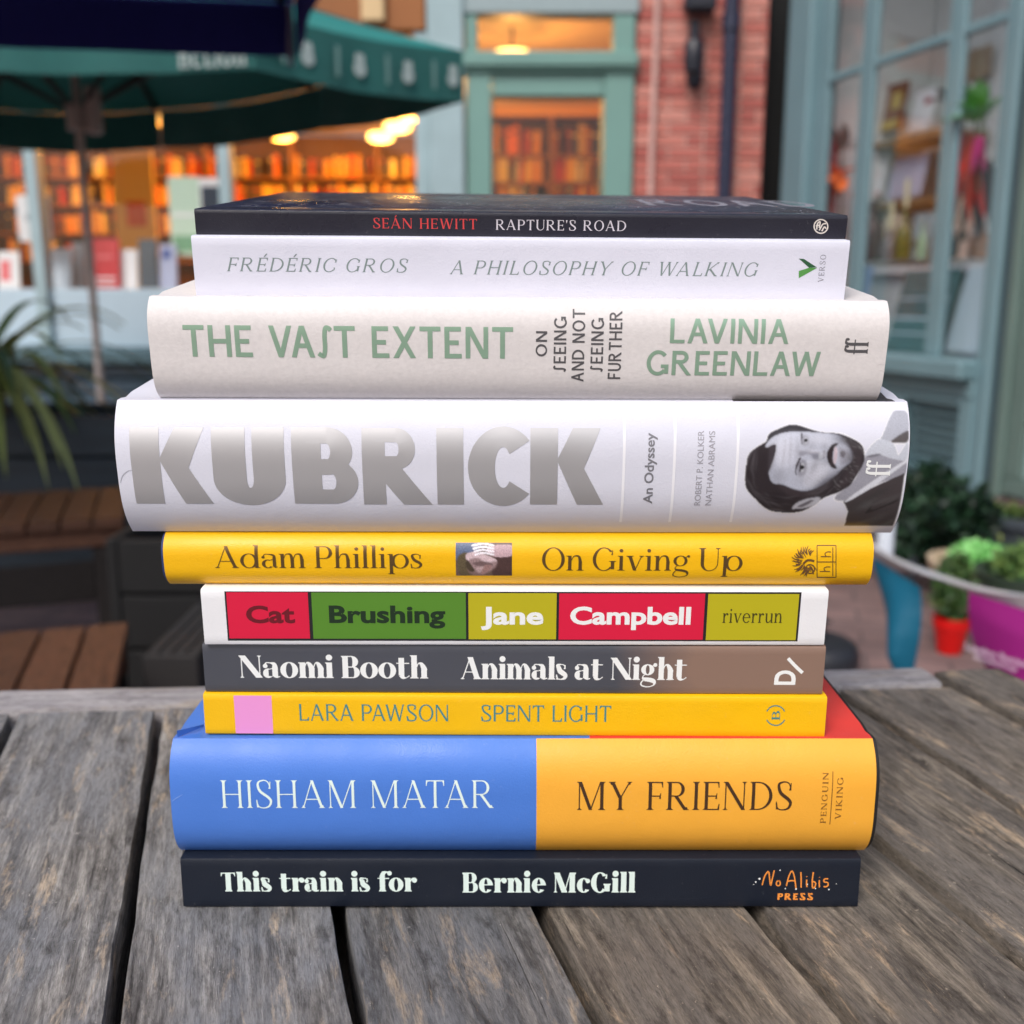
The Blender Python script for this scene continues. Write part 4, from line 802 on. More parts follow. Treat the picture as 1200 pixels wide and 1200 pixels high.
# ---------------------------------------------------------------- books
class Book:
    prev_top = TABLE_Z + .0002
    def __init__(s, name, label, XL, XR, yb, yt, D, cover, tb=0, tt=0, roll=0, Y=None, hard=False, b=0.0, n=2.4, case=None, ext=(0, 0), pages='paper', split=None, r=.0009, yaw=0.0):
        s.b, s.n, s.hard, s.D = b, n, hard, D; s.ph = XL * .7 + yb
        z0 = Book.prev_top; tm = R((tb + tt) / 2)
        if Y is None: Y = on_z(600, yb, z0).y - b
        ym = (yb + yt) / 2
        s.ev = Vector((0, -math.sin(tm), math.cos(tm))); s.ey = Vector((0, math.cos(tm), math.sin(tm))); s.ex = Vector((1, 0, 0))
        P = Vector((0, Y, z0)) - s.ev * 0; s.P0 = Vector(P)
        pl = on_plane(XL, ym, P, s.ey); pr = on_plane(XR, ym, P, s.ey)
        s.W = pr.x - pl.x
        top = on_plane(600, yt, P + s.ey * b, s.ey); s.T = (top - P).dot(s.ev)
        rm = Matrix.Rotation(R(roll), 3, s.ey); s.ex = rm @ s.ex; s.ev = rm @ s.ev; rm = Matrix.Rotation(R(yaw), 3, s.ev); s.ex = rm @ s.ex; s.ey = rm @ s.ey
        s.P0 = Vector((pl.x, Y - s.ex.y * s.W / 2, z0 - s.ex.z * s.W / 2))
        s.sb, s.stt = math.tan(tm - R(tb)), math.tan(R(tt) - tm)
        Book.prev_top = z0 + s.T * s.ev.z + .0001
        s.root = thing(name, label, 'book', s.P0 + s.ex * s.W / 2)
        s.k = 0
        print('BOOK %-16s W %.3f T %.4f Y %.4f z %.4f' % (name, s.W, s.T, Y, z0))
        T = s.T; prof = []
        if hard:
            N = 40
            prof = [(D, T, 'top'), (D * .5, T, 'top'), (b + .012, T, 'top'), (b + .007, T - .0006, 'top'), (b + .003, T, 'top')]
            prof += [(s.bul(T * (1 - k / N)), T * (1 - k / N), 'spine') for k in range(N + 1)]
            prof += [(b + .003, 0, 'bottom'), (b + .007, .0006, 'bottom'), (b + .012, 0, 'bottom'), (D * .5, 0, 'bottom'), (D, 0, 'bottom')]
        else:
            prof = [(D, T, 'top'), (D * .5, T, 'top'), (.012, T, 'top'), (.0115, T - .00025, 'top'), (.011, T, 'top'), (r, T, 'top'), (r * .3, T - r * .3, 'spine'), (0, T - r, 'spine')] + [(0, T * k / 6, 'spine') for k in range(5, 0, -1)]
            prof += [(0, r, 'spine'), (r * .3, r * .3, 'spine'), (r, 0, 'bottom'), (.011, 0, 'bottom'), (D * .5, 0, 'bottom'), (D, 0, 'bottom')]
        th = .0004
        cuts = sorted({0.0, s.W, *[c * s.W for c in (split[0] if split else [])]} | {s.W * k / 8 for k in range(9)})
        mats = cover if isinstance(cover, list) else [cover]
        def inner(y, v_, t): return (y + t if y < D * .9 else y, T / 2 + (v_ - T / 2) * (1 - 2 * t / T))
        def wob(y, v_):
            f = v_ / T; return v_ + y * (f * s.stt - (1 - f) * s.sb)
        def sheet_obj(nm, us, t0, t1, mats_, fn=None):
            mb = MB(); base = 0; n_ = len(prof)
            for u in us:
                for t in (t0, t1):
                    for (y, v_, g) in prof:
                        y2, v2 = inner(y, v_, t); mb.v.append(s.L(u, y2, wob(y2, v2)))
            ix = lambda i, l_, k: (i * 2 + l_) * n_ + k
            for i in range(len(us) - 1):
                um = (us[i] + us[i + 1]) / 2 / s.W
                for k in range(n_ - 1):
                    mi = fn(um, prof[k][2] if prof[k][2] != 'spine' else prof[k + 1][2] if prof[k + 1][2] == 'spine' else 'spine') if fn else 0
                    mb.f.append([ix(i, 0, k), ix(i, 0, k + 1), ix(i + 1, 0, k + 1), ix(i + 1, 0, k)]); mb.m.append(mi)
                    mb.f.append([ix(i, 1, k), ix(i + 1, 1, k), ix(i + 1, 1, k + 1), ix(i, 1, k + 1)]); mb.m.append(mi)
                for k in (0, n_ - 1):
                    mb.f.append([ix(i, 0, k), ix(i + 1, 0, k), ix(i + 1, 1, k), ix(i, 1, k)]); mb.m.append(0)
            for i, in ((0,), (len(us) - 1,)):
                um = us[i] / s.W
                for k in range(n_ - 1):
                    mb.f.append([ix(i, 0, k), ix(i, 1, k), ix(i, 1, k + 1), ix(i, 0, k + 1)]); mb.m.append(fn(um, prof[k][2]) if fn else 0)
            return mb.build(nm, mats_, s.root, smooth=35)
        sheet_obj('dust_jacket' if hard else 'cover', cuts, 0, th, mats, split[1] if split else None)
        pin = .0035 if hard else .0003; off = th
        if hard:
            sheet_obj('hard_case', [-ext[0], s.W / 2, s.W + ext[1]], th + .00005, th + .0024, [case or M['board']]); off = th + .0026
        pb = MB(); g = []
        y0, y1 = (b + .003 if hard else th + .0002), (D - .004 if hard else D - .0004)
        vs = []
        for u in (pin, s.W - pin):
            for y in (y0, y1):
                for v_ in (off, T - off): vs.append(s.L(u, y, wob(y, v_)))
        pb.add(vs, [(0, 1, 3, 2), (4, 6, 7, 5), (0, 4, 5, 1), (2, 3, 7, 6), (0, 2, 6, 4), (1, 5, 7, 3)])
        pb.build('page_block', M[pages], s.root)
    def L(s, u, y, v_): return s.P0 + s.ex * u + s.ey * y + s.ev * v_
    def bul(s, v_): return s.b * abs(min(1, max(-1, 2 * v_ / s.T - 1))) ** s.n if s.b else 0.0
    def uv(s, px, py):
        for k in range(3):
            y = s.bul(v_) if k else 0
            d = on_plane(px, py, s.P0 + s.ey * y, s.ey) - s.P0; u, v_ = d.dot(s.ex), d.dot(s.ev)
        return u, v_
    def S(s, u, v_, off): return s.L(u, s.bul(v_) - off, v_)
    def put(s, quads, fn, m_, name='lettering', lift=0.00004):
        mb = MB(); lift += .00005 if s.b else 0
        for pl, k in quads:
            pts = [fn(x, y) for x, y in pl]
            if sum(pts[i - 1][0] * pts[i][1] - pts[i][0] * pts[i - 1][1] for i in range(len(pts))) < 0: pts = pts[::-1]
            mb.add([s.S(u, v_, lift + (k % 14) * .000004) for u, v_ in pts], [list(range(len(pts)))])
        o = mb.build(name, m_, s.root, fix=False)
        if s.b:
            bm = bmesh.new(); bm.from_mesh(o.data); bmesh.ops.remove_doubles(bm, verts=bm.verts, dist=1e-6); bm.to_mesh(o.data); bm.free()
            o.data.polygons.foreach_set('use_smooth', [True] * len(o.data.polygons))
        return o
    def text(s, txt, sty, x0, x1, base, cap, m_, rot=False, name='lettering', lift=.00004):
        q, wd = set_text(txt, sty) if isinstance(sty, Sty) else sans_text(txt, sty)
        if rot:                                          # reads upward; base / cap are columns, x0 / x1 the bottom and top rows
            ub, _ = s.uv(base, (x0 + x1) / 2); uc, _ = s.uv(cap, (x0 + x1) / 2); _, v0 = s.uv((base + cap) / 2, x0); _, v1 = s.uv((base + cap) / 2, x1)
            fn = lambda x, y: (ub + (uc - ub) * y, v0 + (v1 - v0) * x / wd)
        else:
            xm = (x0 + x1) / 2; u0, _ = s.uv(x0, base); u1, _ = s.uv(x1, base); _, vb = s.uv(xm, base); _, vc = s.uv(xm, cap)
            fn = lambda x, y: (u0 + (u1 - u0) * x / wd, vb + (vc - vb) * y)
        return s.put(q, fn, m_, name, lift)
    def rect(s, x0, y0, x1, y1, m_, name='panel', lift=.00002):
        u0, _ = s.uv(x0, (y0 + y1) / 2); u1, _ = s.uv(x1, (y0 + y1) / 2); _, v0 = s.uv((x0 + x1) / 2, y1); _, v1 = s.uv((x0 + x1) / 2, y0)
        v0, v1 = max(v0, .0005), min(v1, s.T - .0005); n = 16; q = [([(u0, v0 + (v1 - v0) * k / n), (u1, v0 + (v1 - v0) * k / n), (u1, v0 + (v1 - v0) * (k + 1) / n), (u0, v0 + (v1 - v0) * (k + 1) / n)], 0) for k in range(n)]
        return s.put(q, lambda a, b_: (a, b_), m_, name, lift)
    def marks(s, strokes, m_, name='emblem', dots=(), lift=.00004):
        """strokes: (list of pixel points, width in pixels or list of widths)"""
        p = Pen()
        for pts, w_ in strokes: p.path(pts, w_ if isinstance(w_, list) else [w_] * len(pts), 6)
        for cx, cy, r in dots: p.dot(cx, cy, r)
        return s.put(p.q, s.uv, m_, name, lift)
    def fill(s, polys, m_, name='emblem', lift=.00004):
        return s.put([(p, i) for i, p in enumerate(polys)], s.uv, m_, name, lift)
    def patch(s, cv, x0, y0, x1, y1, m_, name, keep_all=False, lift=.00003):
        ny, nx = cv.m.shape; us = [s.uv(x0 + (x1 - x0) * i / (nx - 1), (y0 + y1) / 2)[0] for i in range(nx)]; vs = [s.uv((x0 + x1) / 2, y0 + (y1 - y0) * j / (ny - 1))[1] for j in range(ny)]
        pts = [s.S(u, v_, lift) for v_ in vs for u in us]; k = cv.m > .01
        fs = [[j * nx + i, (j + 1) * nx + i, (j + 1) * nx + i + 1, j * nx + i + 1] for j in range(ny - 1) for i in range(nx - 1) if us[i + 1] < s.W - .0002 and (keep_all or k[j, i] or k[j + 1, i] or k[j, i + 1] or k[j + 1, i + 1])]
        me = bpy.data.meshes.new(name); me.from_pydata([tuple(p) for p in pts], [], fs); me.materials.append(m_)
        at = me.color_attributes.new('print', 'FLOAT_COLOR', 'POINT')
        at.data.foreach_set('color', np.concatenate([cv.c.reshape(-1, 3), np.ones((nx * ny, 1))], 1).ravel().astype(np.float32)); me.update()
        return link(name, me, s.root, 60)

M = {}
M['paper'] = mat('page_paper', rgb(214, 204, 184), .9, var=.10, scale=1, stretch=(3, 3, 2600))
M['board'] = mat('board_cloth', rgb(30, 30, 36), .8, bump=.2, bscale=1500)
def cover(name, c, rough=.42, var=.025, **k): return mat(name, c, rough, var=var, scale=60, bump=.10, bscale=2000, spec=.4, wear=.16, **k)

def make_books():
    WHITE = mat('white_ink', rgb(236, 238, 236), .5)
    MINT = mat('mint_ink', rgb(222, 238, 230), .5)
    # 1 bottom
    navy = cover('navy_card', rgb(25, 31, 43), .38)
    b = Book('paperback_book', 'dark navy paperback with white lettering, lowest in the stack on the table', 213, 1007, 1063.4, 1006, .130, navy)
    fat = Sty(.27, .055, .05, .05, .72, br=.10, track=.05, space=.36)
    b.text('This train is for', fat, 260, 489, 1044.5, 1022.5, MINT); b.text('Bernie McGill', fat, 542, 744.5, 1045.8, 1022.5, MINT)
    org = mat('orange_ink', rgb(244, 150, 62), .5)
    b.text('PRESS', Sty(.26, .2, track=.22), 911, 952.5, 1054.4, 1046.8, org)
    def z(pts): return [(860 + x / 8, 1000 + y / 8) for x, y in pts]
    b.marks([(z(q), [1.5, 2.0, 1.7, 1.2][:1] * len(q)) for q in (
        [(265, 298), (290, 210), (325, 172), (335, 240), (345, 300), (362, 230), (378, 160)], [(425, 262), (405, 262), (398, 290), (415, 303), (435, 290), (430, 262), (415, 258)],
        [(492, 305), (515, 215), (545, 165), (565, 210), (575, 270), (583, 335)], [(505, 262), (540, 255), (575, 258)], [(628, 175), (630, 240), (630, 322)],
        [(683, 245), (680, 280), (685, 315)], [(683, 214), (684, 220)], [(745, 175), (735, 250), (738, 320), (760, 310), (765, 275), (740, 262)], [(800, 250), (800, 290), (802, 318)], [(802, 222), (803, 228)],
        [(885, 238), (850, 240), (845, 265), (880, 275), (878, 305), (840, 312)])], org)
    b.marks([], WHITE, 'ink_speck', [(860 + x / 8, 1000 + y / 8, r) for x, y, r in ((240, 238, 1.2), (205, 268, .9), (433, 158, .8), (890, 338, .9), (765, 328, .8), (582, 334, 1.0), (482, 330, .7), (690, 290, .7), (185, 292, .5), (960, 285, .5))])
    # 2
    blue, amber, red = cover('blue_jacket', rgb(74, 122, 206)), cover('amber_jacket', rgb(238, 170, 58)), cover('red_jacket', rgb(224, 66, 58))
    cut = (628.5 - 199) / (1026 - 199)
    b = Book('hardback_book', 'thick hardback with half blue half amber spine, resting on the navy paperback', 199.5, 1026, 996, 865.5, .156, [blue, amber, red], 0, .6, 0, hard=True, b=.0062, n=3.6, case=mat('black_board', rgb(22, 20, 22), .7), ext=(-.0008, .0012),
             split=([cut, .596, .21], lambda u, g: (0 if u < cut else 1) if g == 'spine' else (0 if u < .596 else 2) if g == 'top' else (0 if u < .21 else 1)))
    rom = Sty(.095, .036, .06, .02, br=.08, track=.13, space=.42); dk = mat('brown_ink', rgb(66, 42, 24), .5)
    b.text('HISHAM MATAR', rom, 260, 578.6, 946.6, 914.3, MINT); b.text('MY FRIENDS', Sty(.12, .042, .065, .022, br=.08, track=.13, space=.42), 676, 927.5, 949, 916, dk)
    sm = Sty(.15, .07, .07, .045, track=.22); tan = mat('tan_ink', rgb(128, 84, 30), .5)
    b.marks([([(201.5, 939), (207, 935), (214, 931)], [.5, 1.1, .4])], mat('blue_crease', rgb(120, 158, 226), .5), 'crease')
    p0 = b.uv(206, 866); g = [[b.L(.0012 + .003 * i, .0068 + .004 * i, b.T + .0002 + (.0022 - .0007 * i) * j / 2) for j in range(3)] for i in range(3)]; MB().sheet(g, 0, .0003, (0, 1, 0)).build('jacket_crumple', blue, b.root, 60)
    b.text('PENGUIN', sm, 964.6, 905, 969.6, 963, tan, True); b.text('VIKING', sm, 960, 910.7, 987, 980, tan, True); b.rect(974.2, 904, 975.2, 966, tan, 'rule')
    # 3
    yel = cover('yellow_card', rgb(240, 186, 10)); teal = mat('teal_ink', rgb(70, 132, 130), .5)
    b = Book('paperback_book', 'thin yellow paperback with a pink square on its spine', 238.6, 967.5, 857.2, 815, .127, yel, .6, 1.6, .2, Y=.3065, yaw=-.25)
    b.rect(275, 808, 319, 864, mat('pink_ink', rgb(232, 150, 208), .5), 'pink_square')
    fl = Sty(.115, .075, .02, .012, br=.05, track=.12, space=.36)
    b.text('LARA PAWSON', fl, 351, 525.5, 844.8, 825.4, teal); b.text('SPENT LIGHT', fl, 563.5, 716, 845.6, 826.6, teal)
    b.marks([([(909 + 11.5 * math.cos(R(t)), 838.5 + 11.5 * math.sin(R(t))) for t in range(a, a + 131, 13)], 1.4) for a in (25, 205)], teal)
    b.text('B', sm, 844, 833, 914, 904.5, teal, True)
    # 4
    grey = mat('slate_to_brown_print', rgb(74, 76, 84), .38, var=.05, scale=50)
    nt_ = grey.node_tree; n = nt_.nodes; l = nt_.links
    tc = n.new('ShaderNodeTexCoord'); nz = n.new('ShaderNodeTexNoise'); nz.inputs['Scale'].default_value = 45; l.new(tc.outputs['Object'], nz.inputs[0])
    sx = n.new('ShaderNodeSeparateXYZ'); l.new(tc.outputs['Object'], sx.inputs[0]); ma = n.new('ShaderNodeMath'); ma.operation = 'MULTIPLY_ADD'; ma.inputs[1].default_value = .016; l.new(nz.outputs[0], ma.inputs[0]); l.new(sx.outputs[0], ma.inputs[2])
    mr = n.new('ShaderNodeMapRange'); mr.inputs[1].default_value = .040; mr.inputs[2].default_value = .068; l.new(ma.outputs[0], mr.inputs[0])
    mx = n.new('ShaderNodeMix'); mx.data_type = 'RGBA'; l.new(mr.outputs[0], mx.inputs[0]); l.new(n['Hue/Saturation/Value'].outputs[0] if 'Hue/Saturation/Value' in n else [q for q in n if q.type == 'HUE_SAT'][0].outputs[0], mx.inputs[6]); mx.inputs[7].default_value = rgb(138, 112, 98)
    l.new(mx.outputs[2], n['Principled BSDF'].inputs['Base Color'])
    b = Book('paperback_book', 'slate grey paperback fading to brown, with bold white serif lettering', 238.5, 965.5, 811.5, 756, .128, grey, 1.6, 3.0, .2, Y=.3075, yaw=-.15)
    bold = Sty(.23, .045, .055, .035, .70, br=.06, track=.015, space=.30)
    b.text('Naomi Booth', bold, 280.8, 502, 794.5, 768.5, WHITE); b.text('Animals at Night', bold, 540, 804.5, 796.3, 770.5, WHITE)
    d = Pen(); b.text('D', .03, 802.5, 785.5, 931.5, 907.5, WHITE, True)
    b.marks([([(923.5, 771.5), (932, 780.5), (940.5, 788.5)], 4.0)], WHITE)
    # 5
    wht = cover('white_card', rgb(232, 232, 234)); blk = mat('black_ink', rgb(28, 26, 30), .5)
    b = Book('paperback_book', 'white paperback whose spine carries red, green and olive panels', 237.8, 969.3, 752, 691.5, .128, wht, 3.0, 4.4, .22, Y=.3060, yaw=.35)
    b.rect(265, 693.5, 937, 751.2, blk, 'panel_border', .00002)
    cr, cg, co = mat('crimson_print', rgb(214, 22, 62), .45, var=.03), mat('green_print', rgb(84, 134, 40), .45, var=.03), mat('olive_print', rgb(184, 174, 24), .45, var=.03)
    for x0, x1, m_, nm in ((267, 362, cr, 'red_panel'), (366, 546, cg, 'green_panel'), (549, 652, co, 'olive_panel'), (655, 825, cr, 'red_panel'), (828.5, 934.5, co, 'olive_panel')):
        b.rect(x0, 695.2 + (x0 - 600) * .0035, x1, 749.3 + (x0 - 600) * .0035, m_, nm, .00005)
    dg, dr = mat('dark_green_ink', rgb(20, 44, 20), .5), mat('dark_red_ink', rgb(104, 10, 28), .5); up = .00009
    b.text('Cat', .032, 289, 346, 729.3, 709.7, dr, lift=up); b.text('Brushing', .032, 386, 522, 729.3, 709.5, dg, lift=up); b.text('Jane', .032, 563.5, 636.7, 731, 711, WHITE, lift=up); b.text('Campbell', .032, 668, 809, 731, 711, WHITE, lift=up)
    b.text('riverrun', Sty(.12, .055, .06, .035, .62, track=.09), 846.4, 916, 729.8, 711.8, mat('deep_olive_ink', rgb(62, 56, 16), .5), lift=up)
    # 6
    yj = cover('yellow_jacket', rgb(240, 184, 16), .36); bz = mat('bronze_foil', rgb(112, 86, 50), .36, metal=.55)
    b = Book('hardback_book', 'slim yellow hardback with bronze lettering under the thick white hardback', 191.5, 1023.5, 685, 625, .136, yj, 4.4, 5.6, .08, Y=.3060, hard=True, b=.0040, n=3.4, case=mat('blue_board', rgb(34, 52, 104), .7), ext=(.0008, -.0010))
    did = Sty(.125, .032, .07, .026, .67, br=.05, track=.06, space=.28)
    b.text('Adam Phillips', did, 252.5, 495, 665.5, 640, bz); b.text('On Giving Up', did, 635, 869.5, 668.5, 642, bz)
    cv = Canvas(66, 39, 100, 60, (104, 84, 74))
    cv.poly([(0, 0), (30, 0), (24, 10), (12, 16), (0, 20)], (92, 104, 132), 2).poly([(46, 16), (66, 12), (66, 39), (44, 39)], (74, 52, 50), 3).poly([(2, 18), (14, 12), (20, 30), (30, 39), (6, 39)], (92, 80, 58), 3)
    cv.poly([(12, 14), (22, 11), (34, 14), (46, 19), (48, 24), (40, 33), (28, 37), (20, 30), (14, 24)], (206, 182, 186), 2).poly([(40, 4), (66, 3), (66, 15), (48, 17), (38, 12)], (190, 160, 166), 2)
    for k in range(4): cv.poly([(20 + k * 1, 2 + k * 3.6), (32, 0 + k * 3.6), (44, 2 + k * 3.6), (44, 4.4 + k * 3.6), (32, 2.4 + k * 3.6), (20 + k, 4.6 + k * 3.6)], (232, 226, 232), 1)
    cv.poly([(14, 22), (26, 18), (36, 24), (48, 22), (46, 30), (30, 39), (16, 36)], (132, 106, 104), 4, al=.8).poly([(20, 24), (34, 22), (44, 26), (36, 28), (24, 27)], (84, 62, 62), 2, al=.7).poly([(24, 30), (36, 28), (40, 31), (28, 35)], (186, 160, 160), 2, al=.7).poly([(13, 20), (18, 26), (22, 33), (17, 34), (12, 28)], (70, 58, 44), 2).poly([(34, 27), (42, 27), (38, 34), (30, 37)], (150, 116, 112), 3).grain(.16)
    b.patch(cv, 534, 636, 600, 674.5, attr_mat('small_picture_print', .4), 'cover_picture', True)
    ink = mat('emblem_ink', rgb(104, 72, 38), .45)
    def z(x, y): return (900 + x / 9.23, 625 + y / 9.23)
    st = [([z(530, 130), z(735, 130), z(735, 480), z(530, 480), z(530, 130)], 1.1)]
    st = [([z(a, b_), z((a + c) / 2, (b_ + d_) / 2), z(c, d_)], 1.0) for a, b_, c, d_ in ((530, 130, 735, 130), (735, 130, 735, 475), (735, 475, 530, 475), (530, 130, 530, 475), (530, 308, 735, 308), (700, 150, 700, 460), (570, 250, 680, 250), (560, 410, 670, 410))]
    st += [([z(630, 250), z(615, 220), z(640, 200), z(680, 200)], 1.0), ([z(620, 410), z(605, 380), z(630, 362), z(675, 362)], 1.0)]
    r2 = random.Random(3)
    for k in range(44):
        a = R(60 + 250 * k / 43 + r2.uniform(-6, 6)); r0, r1 = r2.uniform(40, 90), r2.uniform(120, 172); cx, cy = 420, 300
        st.append(([z(cx + r0 * math.cos(a), cy - r0 * math.sin(a)), z(cx + (r0 + r1) / 2 * math.cos(a + .12), cy - (r0 + r1) / 2 * math.sin(a + .12)), z(cx + r1 * math.cos(a), cy - r1 * math.sin(a))], [.6, 1.3, .5]))
    b.marks(st, ink, 'emblem'); b.marks([([z(455 + 48 * math.cos(R(t)), 385 + 48 * math.sin(R(t))) for t in range(0, 361, 30)], 1.4), ([z(380, 330), z(430, 290), z(500, 300)], 2.6)], ink, 'emblem')
    # 7
    kw = cover('gloss_white_jacket', rgb(214, 215, 226), .42, .012); kd = cover('dark_print_jacket', rgb(58, 54, 58), .3)
    b = Book('hardback_book', 'thickest white hardback with big silver capitals and a portrait on its spine', 136.5, 1063.5, 621.5, 470, .160, [kw, kd], 5.6, 7.0, .12, Y=.3025, hard=True, b=.0064, n=2.9, case=mat('dark_green_board', rgb(24, 44, 38), .7), ext=(-.0015, .0004),
             split=([.78, .985], lambda u, g: 1 if g == 'top' and .78 < u < .985 else 0))
    foil = mat('silver_foil', rgb(198, 197, 198), .50, metal=.75)
    for ch, x0, x1 in (('K', 160.3, 251), ('U', 254, 337.5), ('B', 346, 421.5), ('R', 427, 507), ('I', 513, 543.8), ('C', 549, 620), ('K', 621, 706.6)):
        b.text(ch, Sty({'R': .33, 'B': .36, 'K': .37}.get(ch, .36), {'R': .19, 'B': .205}.get(ch, .24)), x0, x1, 590 + (x0 > 400), 500.5 + (x0 > 400), foil)
    b.marks([([(141, 566), (144, 557), (150, 552), (156, 551)], [.5, 1.0, .8, .3])], mat('crease_shade', rgb(170, 170, 180), .5), 'crease')
    gr = mat('grey_foil', rgb(132, 132, 138), .45, metal=.3)
    for x in (731, 790, 863.5): b.rect(x - 1.6, 482, x + 1.6, 612, mat('clear_varnish', rgb(238, 238, 242), .12), 'varnish_line')
    b.text('An Odyssey', .018, 590, 507, 766, 755.5, gr, True); lg = mat('pale_grey_ink', rgb(158, 156, 164), .5)
    b.text('ROBERT P. KOLKER', .0, 592, 504.5, 823.5, 816.5, lg, True); b.text('NATHAN ABRAMS', .0, 592, 505, 836.5, 829.5, lg, True)
    cv = Canvas(1200, 857, 250, 178, (226, 226, 232))
    HD = (44, 38, 42)
    cv.poly([(820, 520), (870, 370), (970, 350), (1050, 372), (1145, 385), (1150, 490), (980, 545), (900, 600), (770, 660), (700, 635)], (150, 150, 160), 2)
    cv.poly([(985, 215), (1060, 66), (1150, 66), (1150, 200), (1040, 262), (975, 250)], (168, 170, 180), 1).poly([(1040, 262), (1150, 190), (1150, 265), (1085, 275)], (84, 78, 78), 2)
    cv.poly([(875, 345), (910, 290), (965, 248), (1050, 275), (1080, 330), (1095, 355), (1150, 270), (1150, 385), (1060, 380), (980, 355), (880, 365)], (190, 194, 204), 1).poly([(880, 362), (960, 345), (975, 356), (900, 372)], (110, 110, 118), 2)
    cv.poly([(760, 665), (900, 595), (1000, 545), (1150, 475), (1150, 832), (812, 832), (806, 730)], (64, 58, 60), 1, False).poly([(780, 655), (900, 560), (980, 500), (1150, 385), (1150, 405), (1010, 520), (900, 600), (790, 668)], (206, 208, 216), 1)
    cv.poly([(930, 740), (960, 690), (975, 720), (1120, 655), (1120, 668), (985, 730), (940, 745)], (40, 36, 38), 1)
    cv.poly([(85, 390), (100, 345), (150, 300), (205, 265), (225, 215), (290, 180), (370, 152), (430, 158), (520, 188), (600, 205), (680, 210), (745, 230), (800, 255), (845, 290), (865, 340), (868, 400), (850, 450), (825, 500), (790, 560), (720, 605), (650, 632), (600, 660), (560, 695), (500, 730), (430, 742), (300, 735), (220, 700), (150, 640), (95, 580), (80, 500)], HD, 1)
    cv.poly([(205, 305), (240, 245), (330, 207), (440, 201), (540, 206), (640, 214), (700, 230), (745, 262), (775, 310), (800, 355), (785, 400), (735, 440), (700, 480), (640, 535), (580, 572), (500, 598), (430, 588), (340, 556), (270, 540), (240, 480), (252, 420), (272, 350), (274, 282)], (178, 182, 196), 2)
    cv.poly([(300, 230), (430, 215), (440, 330), (400, 420), (300, 440), (290, 330)], (196, 200, 214), 8, al=.8).poly([(430, 330), (520, 330), (590, 350), (585, 388), (540, 395), (500, 350), (440, 365)], (112, 112, 124), 4, al=.85).poly([(480, 400), (600, 395), (640, 470), (560, 560), (480, 560)], (196, 198, 208), 6, al=.7)
    cv.poly([(700, 225), (760, 250), (830, 300), (850, 360), (845, 440), (800, 520), (740, 560), (690, 570), (720, 500), (770, 430), (790, 380), (770, 320), (735, 270)], (64, 56, 60), 9, al=.9).poly([(300, 545), (430, 590), (560, 580), (690, 490), (660, 560), (520, 640), (380, 620)], (60, 52, 56), 7, al=.7).poly([(230, 300), (270, 300), (262, 420), (235, 470)], (70, 64, 70), 6, al=.6).poly([(690, 300), (760, 330), (770, 390), (720, 420), (700, 360)], (132, 128, 136), 6, al=.55)
    cv.poly([(440, 205), (452, 222), (452, 285), (442, 280), (436, 240)], (52, 46, 52), 1).poly([(412, 470), (412, 430), (430, 380), (446, 372), (438, 410), (424, 450), (424, 490)], (46, 40, 46), 1).ell(468, 258, 26, 38, (112, 112, 122), 4, .8).ell(472, 258, 10, 24, (176, 178, 186), 2).ell(473, 256, 12, 12, (30, 28, 32), 1).poly([(456, 226), (462, 258), (458, 292), (464, 258)], (40, 36, 42), 1)
    cv.ell(458, 444, 34, 58, (116, 114, 124), 6, .8).ell(460, 440, 12, 32, (180, 182, 188), 2).ell(458, 438, 15, 15, (28, 26, 30), 1).poly([(444, 402), (450, 440), (446, 480), (440, 440)], (38, 34, 40), 1).ell(598, 352, 10, 30, (84, 80, 90), 3).ell(575, 360, 16, 26, (200, 204, 212), 3, .6)
    cv.poly([(690, 275), (650, 282), (622, 320), (614, 360), (628, 405), (655, 440), (690, 445), (672, 410), (656, 370), (662, 320)], (44, 36, 40), 2).poly([(668, 300), (684, 320), (686, 370), (678, 412), (664, 400), (662, 340)], (196, 180, 188), 1).ell(722, 348, 18, 22, (104, 100, 108), 3)
    cv.poly([(420, 712), (455, 672), (530, 645), (600, 640), (585, 680), (520, 708), (450, 716)], (176, 176, 184), 2).poly([(455, 700), (530, 660), (560, 660), (500, 700)], (92, 88, 94), 2)
    fm = (cv.m > .5) * (cv.X < 820) * (cv.c.mean(2) > .10)              # the lit face only
    for cx, cy, rx, ry, g, al, ro in ((330, 320, 110, 120, 214, .55, 0), (560, 250, 120, 50, 206, .5, 10), (560, 480, 90, 60, 204, .5, -20), (300, 500, 60, 60, 128, .5, 0), (620, 540, 110, 46, 104, .7, -38), (700, 250, 60, 40, 116, .6, 30), (420, 330, 26, 90, 142, .45, 0), (372, 330, 12, 120, 150, .35, 0), (330, 350, 10, 110, 152, .3, 4), (510, 300, 30, 46, 150, .4, 0), (540, 430, 26, 60, 134, .5, 20), (600, 300, 26, 26, 148, .5, 0), (610, 400, 30, 30, 146, .5, 0), (470, 520, 60, 40, 150, .4, 0), (600, 352, 16, 20, 206, .5, 0), (525, 330, 50, 16, 208, .5, 0)):
        cv.soft(cx, cy, rx, ry, (g, g, g + 10), al, ro, fm)
    bmk = (cv.m > .5) * (cv.X < 872); cv.soft(800, 350, 46, 110, (58, 52, 56), .75, 10, bmk).soft(720, 500, 110, 40, (50, 44, 48), .8, -42, bmk).soft(745, 262, 60, 26, (62, 56, 60), .7, 32, bmk).soft(640, 560, 90, 30, (48, 42, 46), .7, -25, bmk)
    hm = (cv.m > .5) * (cv.c.mean(2) < .08) * (cv.X < 880); r5 = random.Random(8)
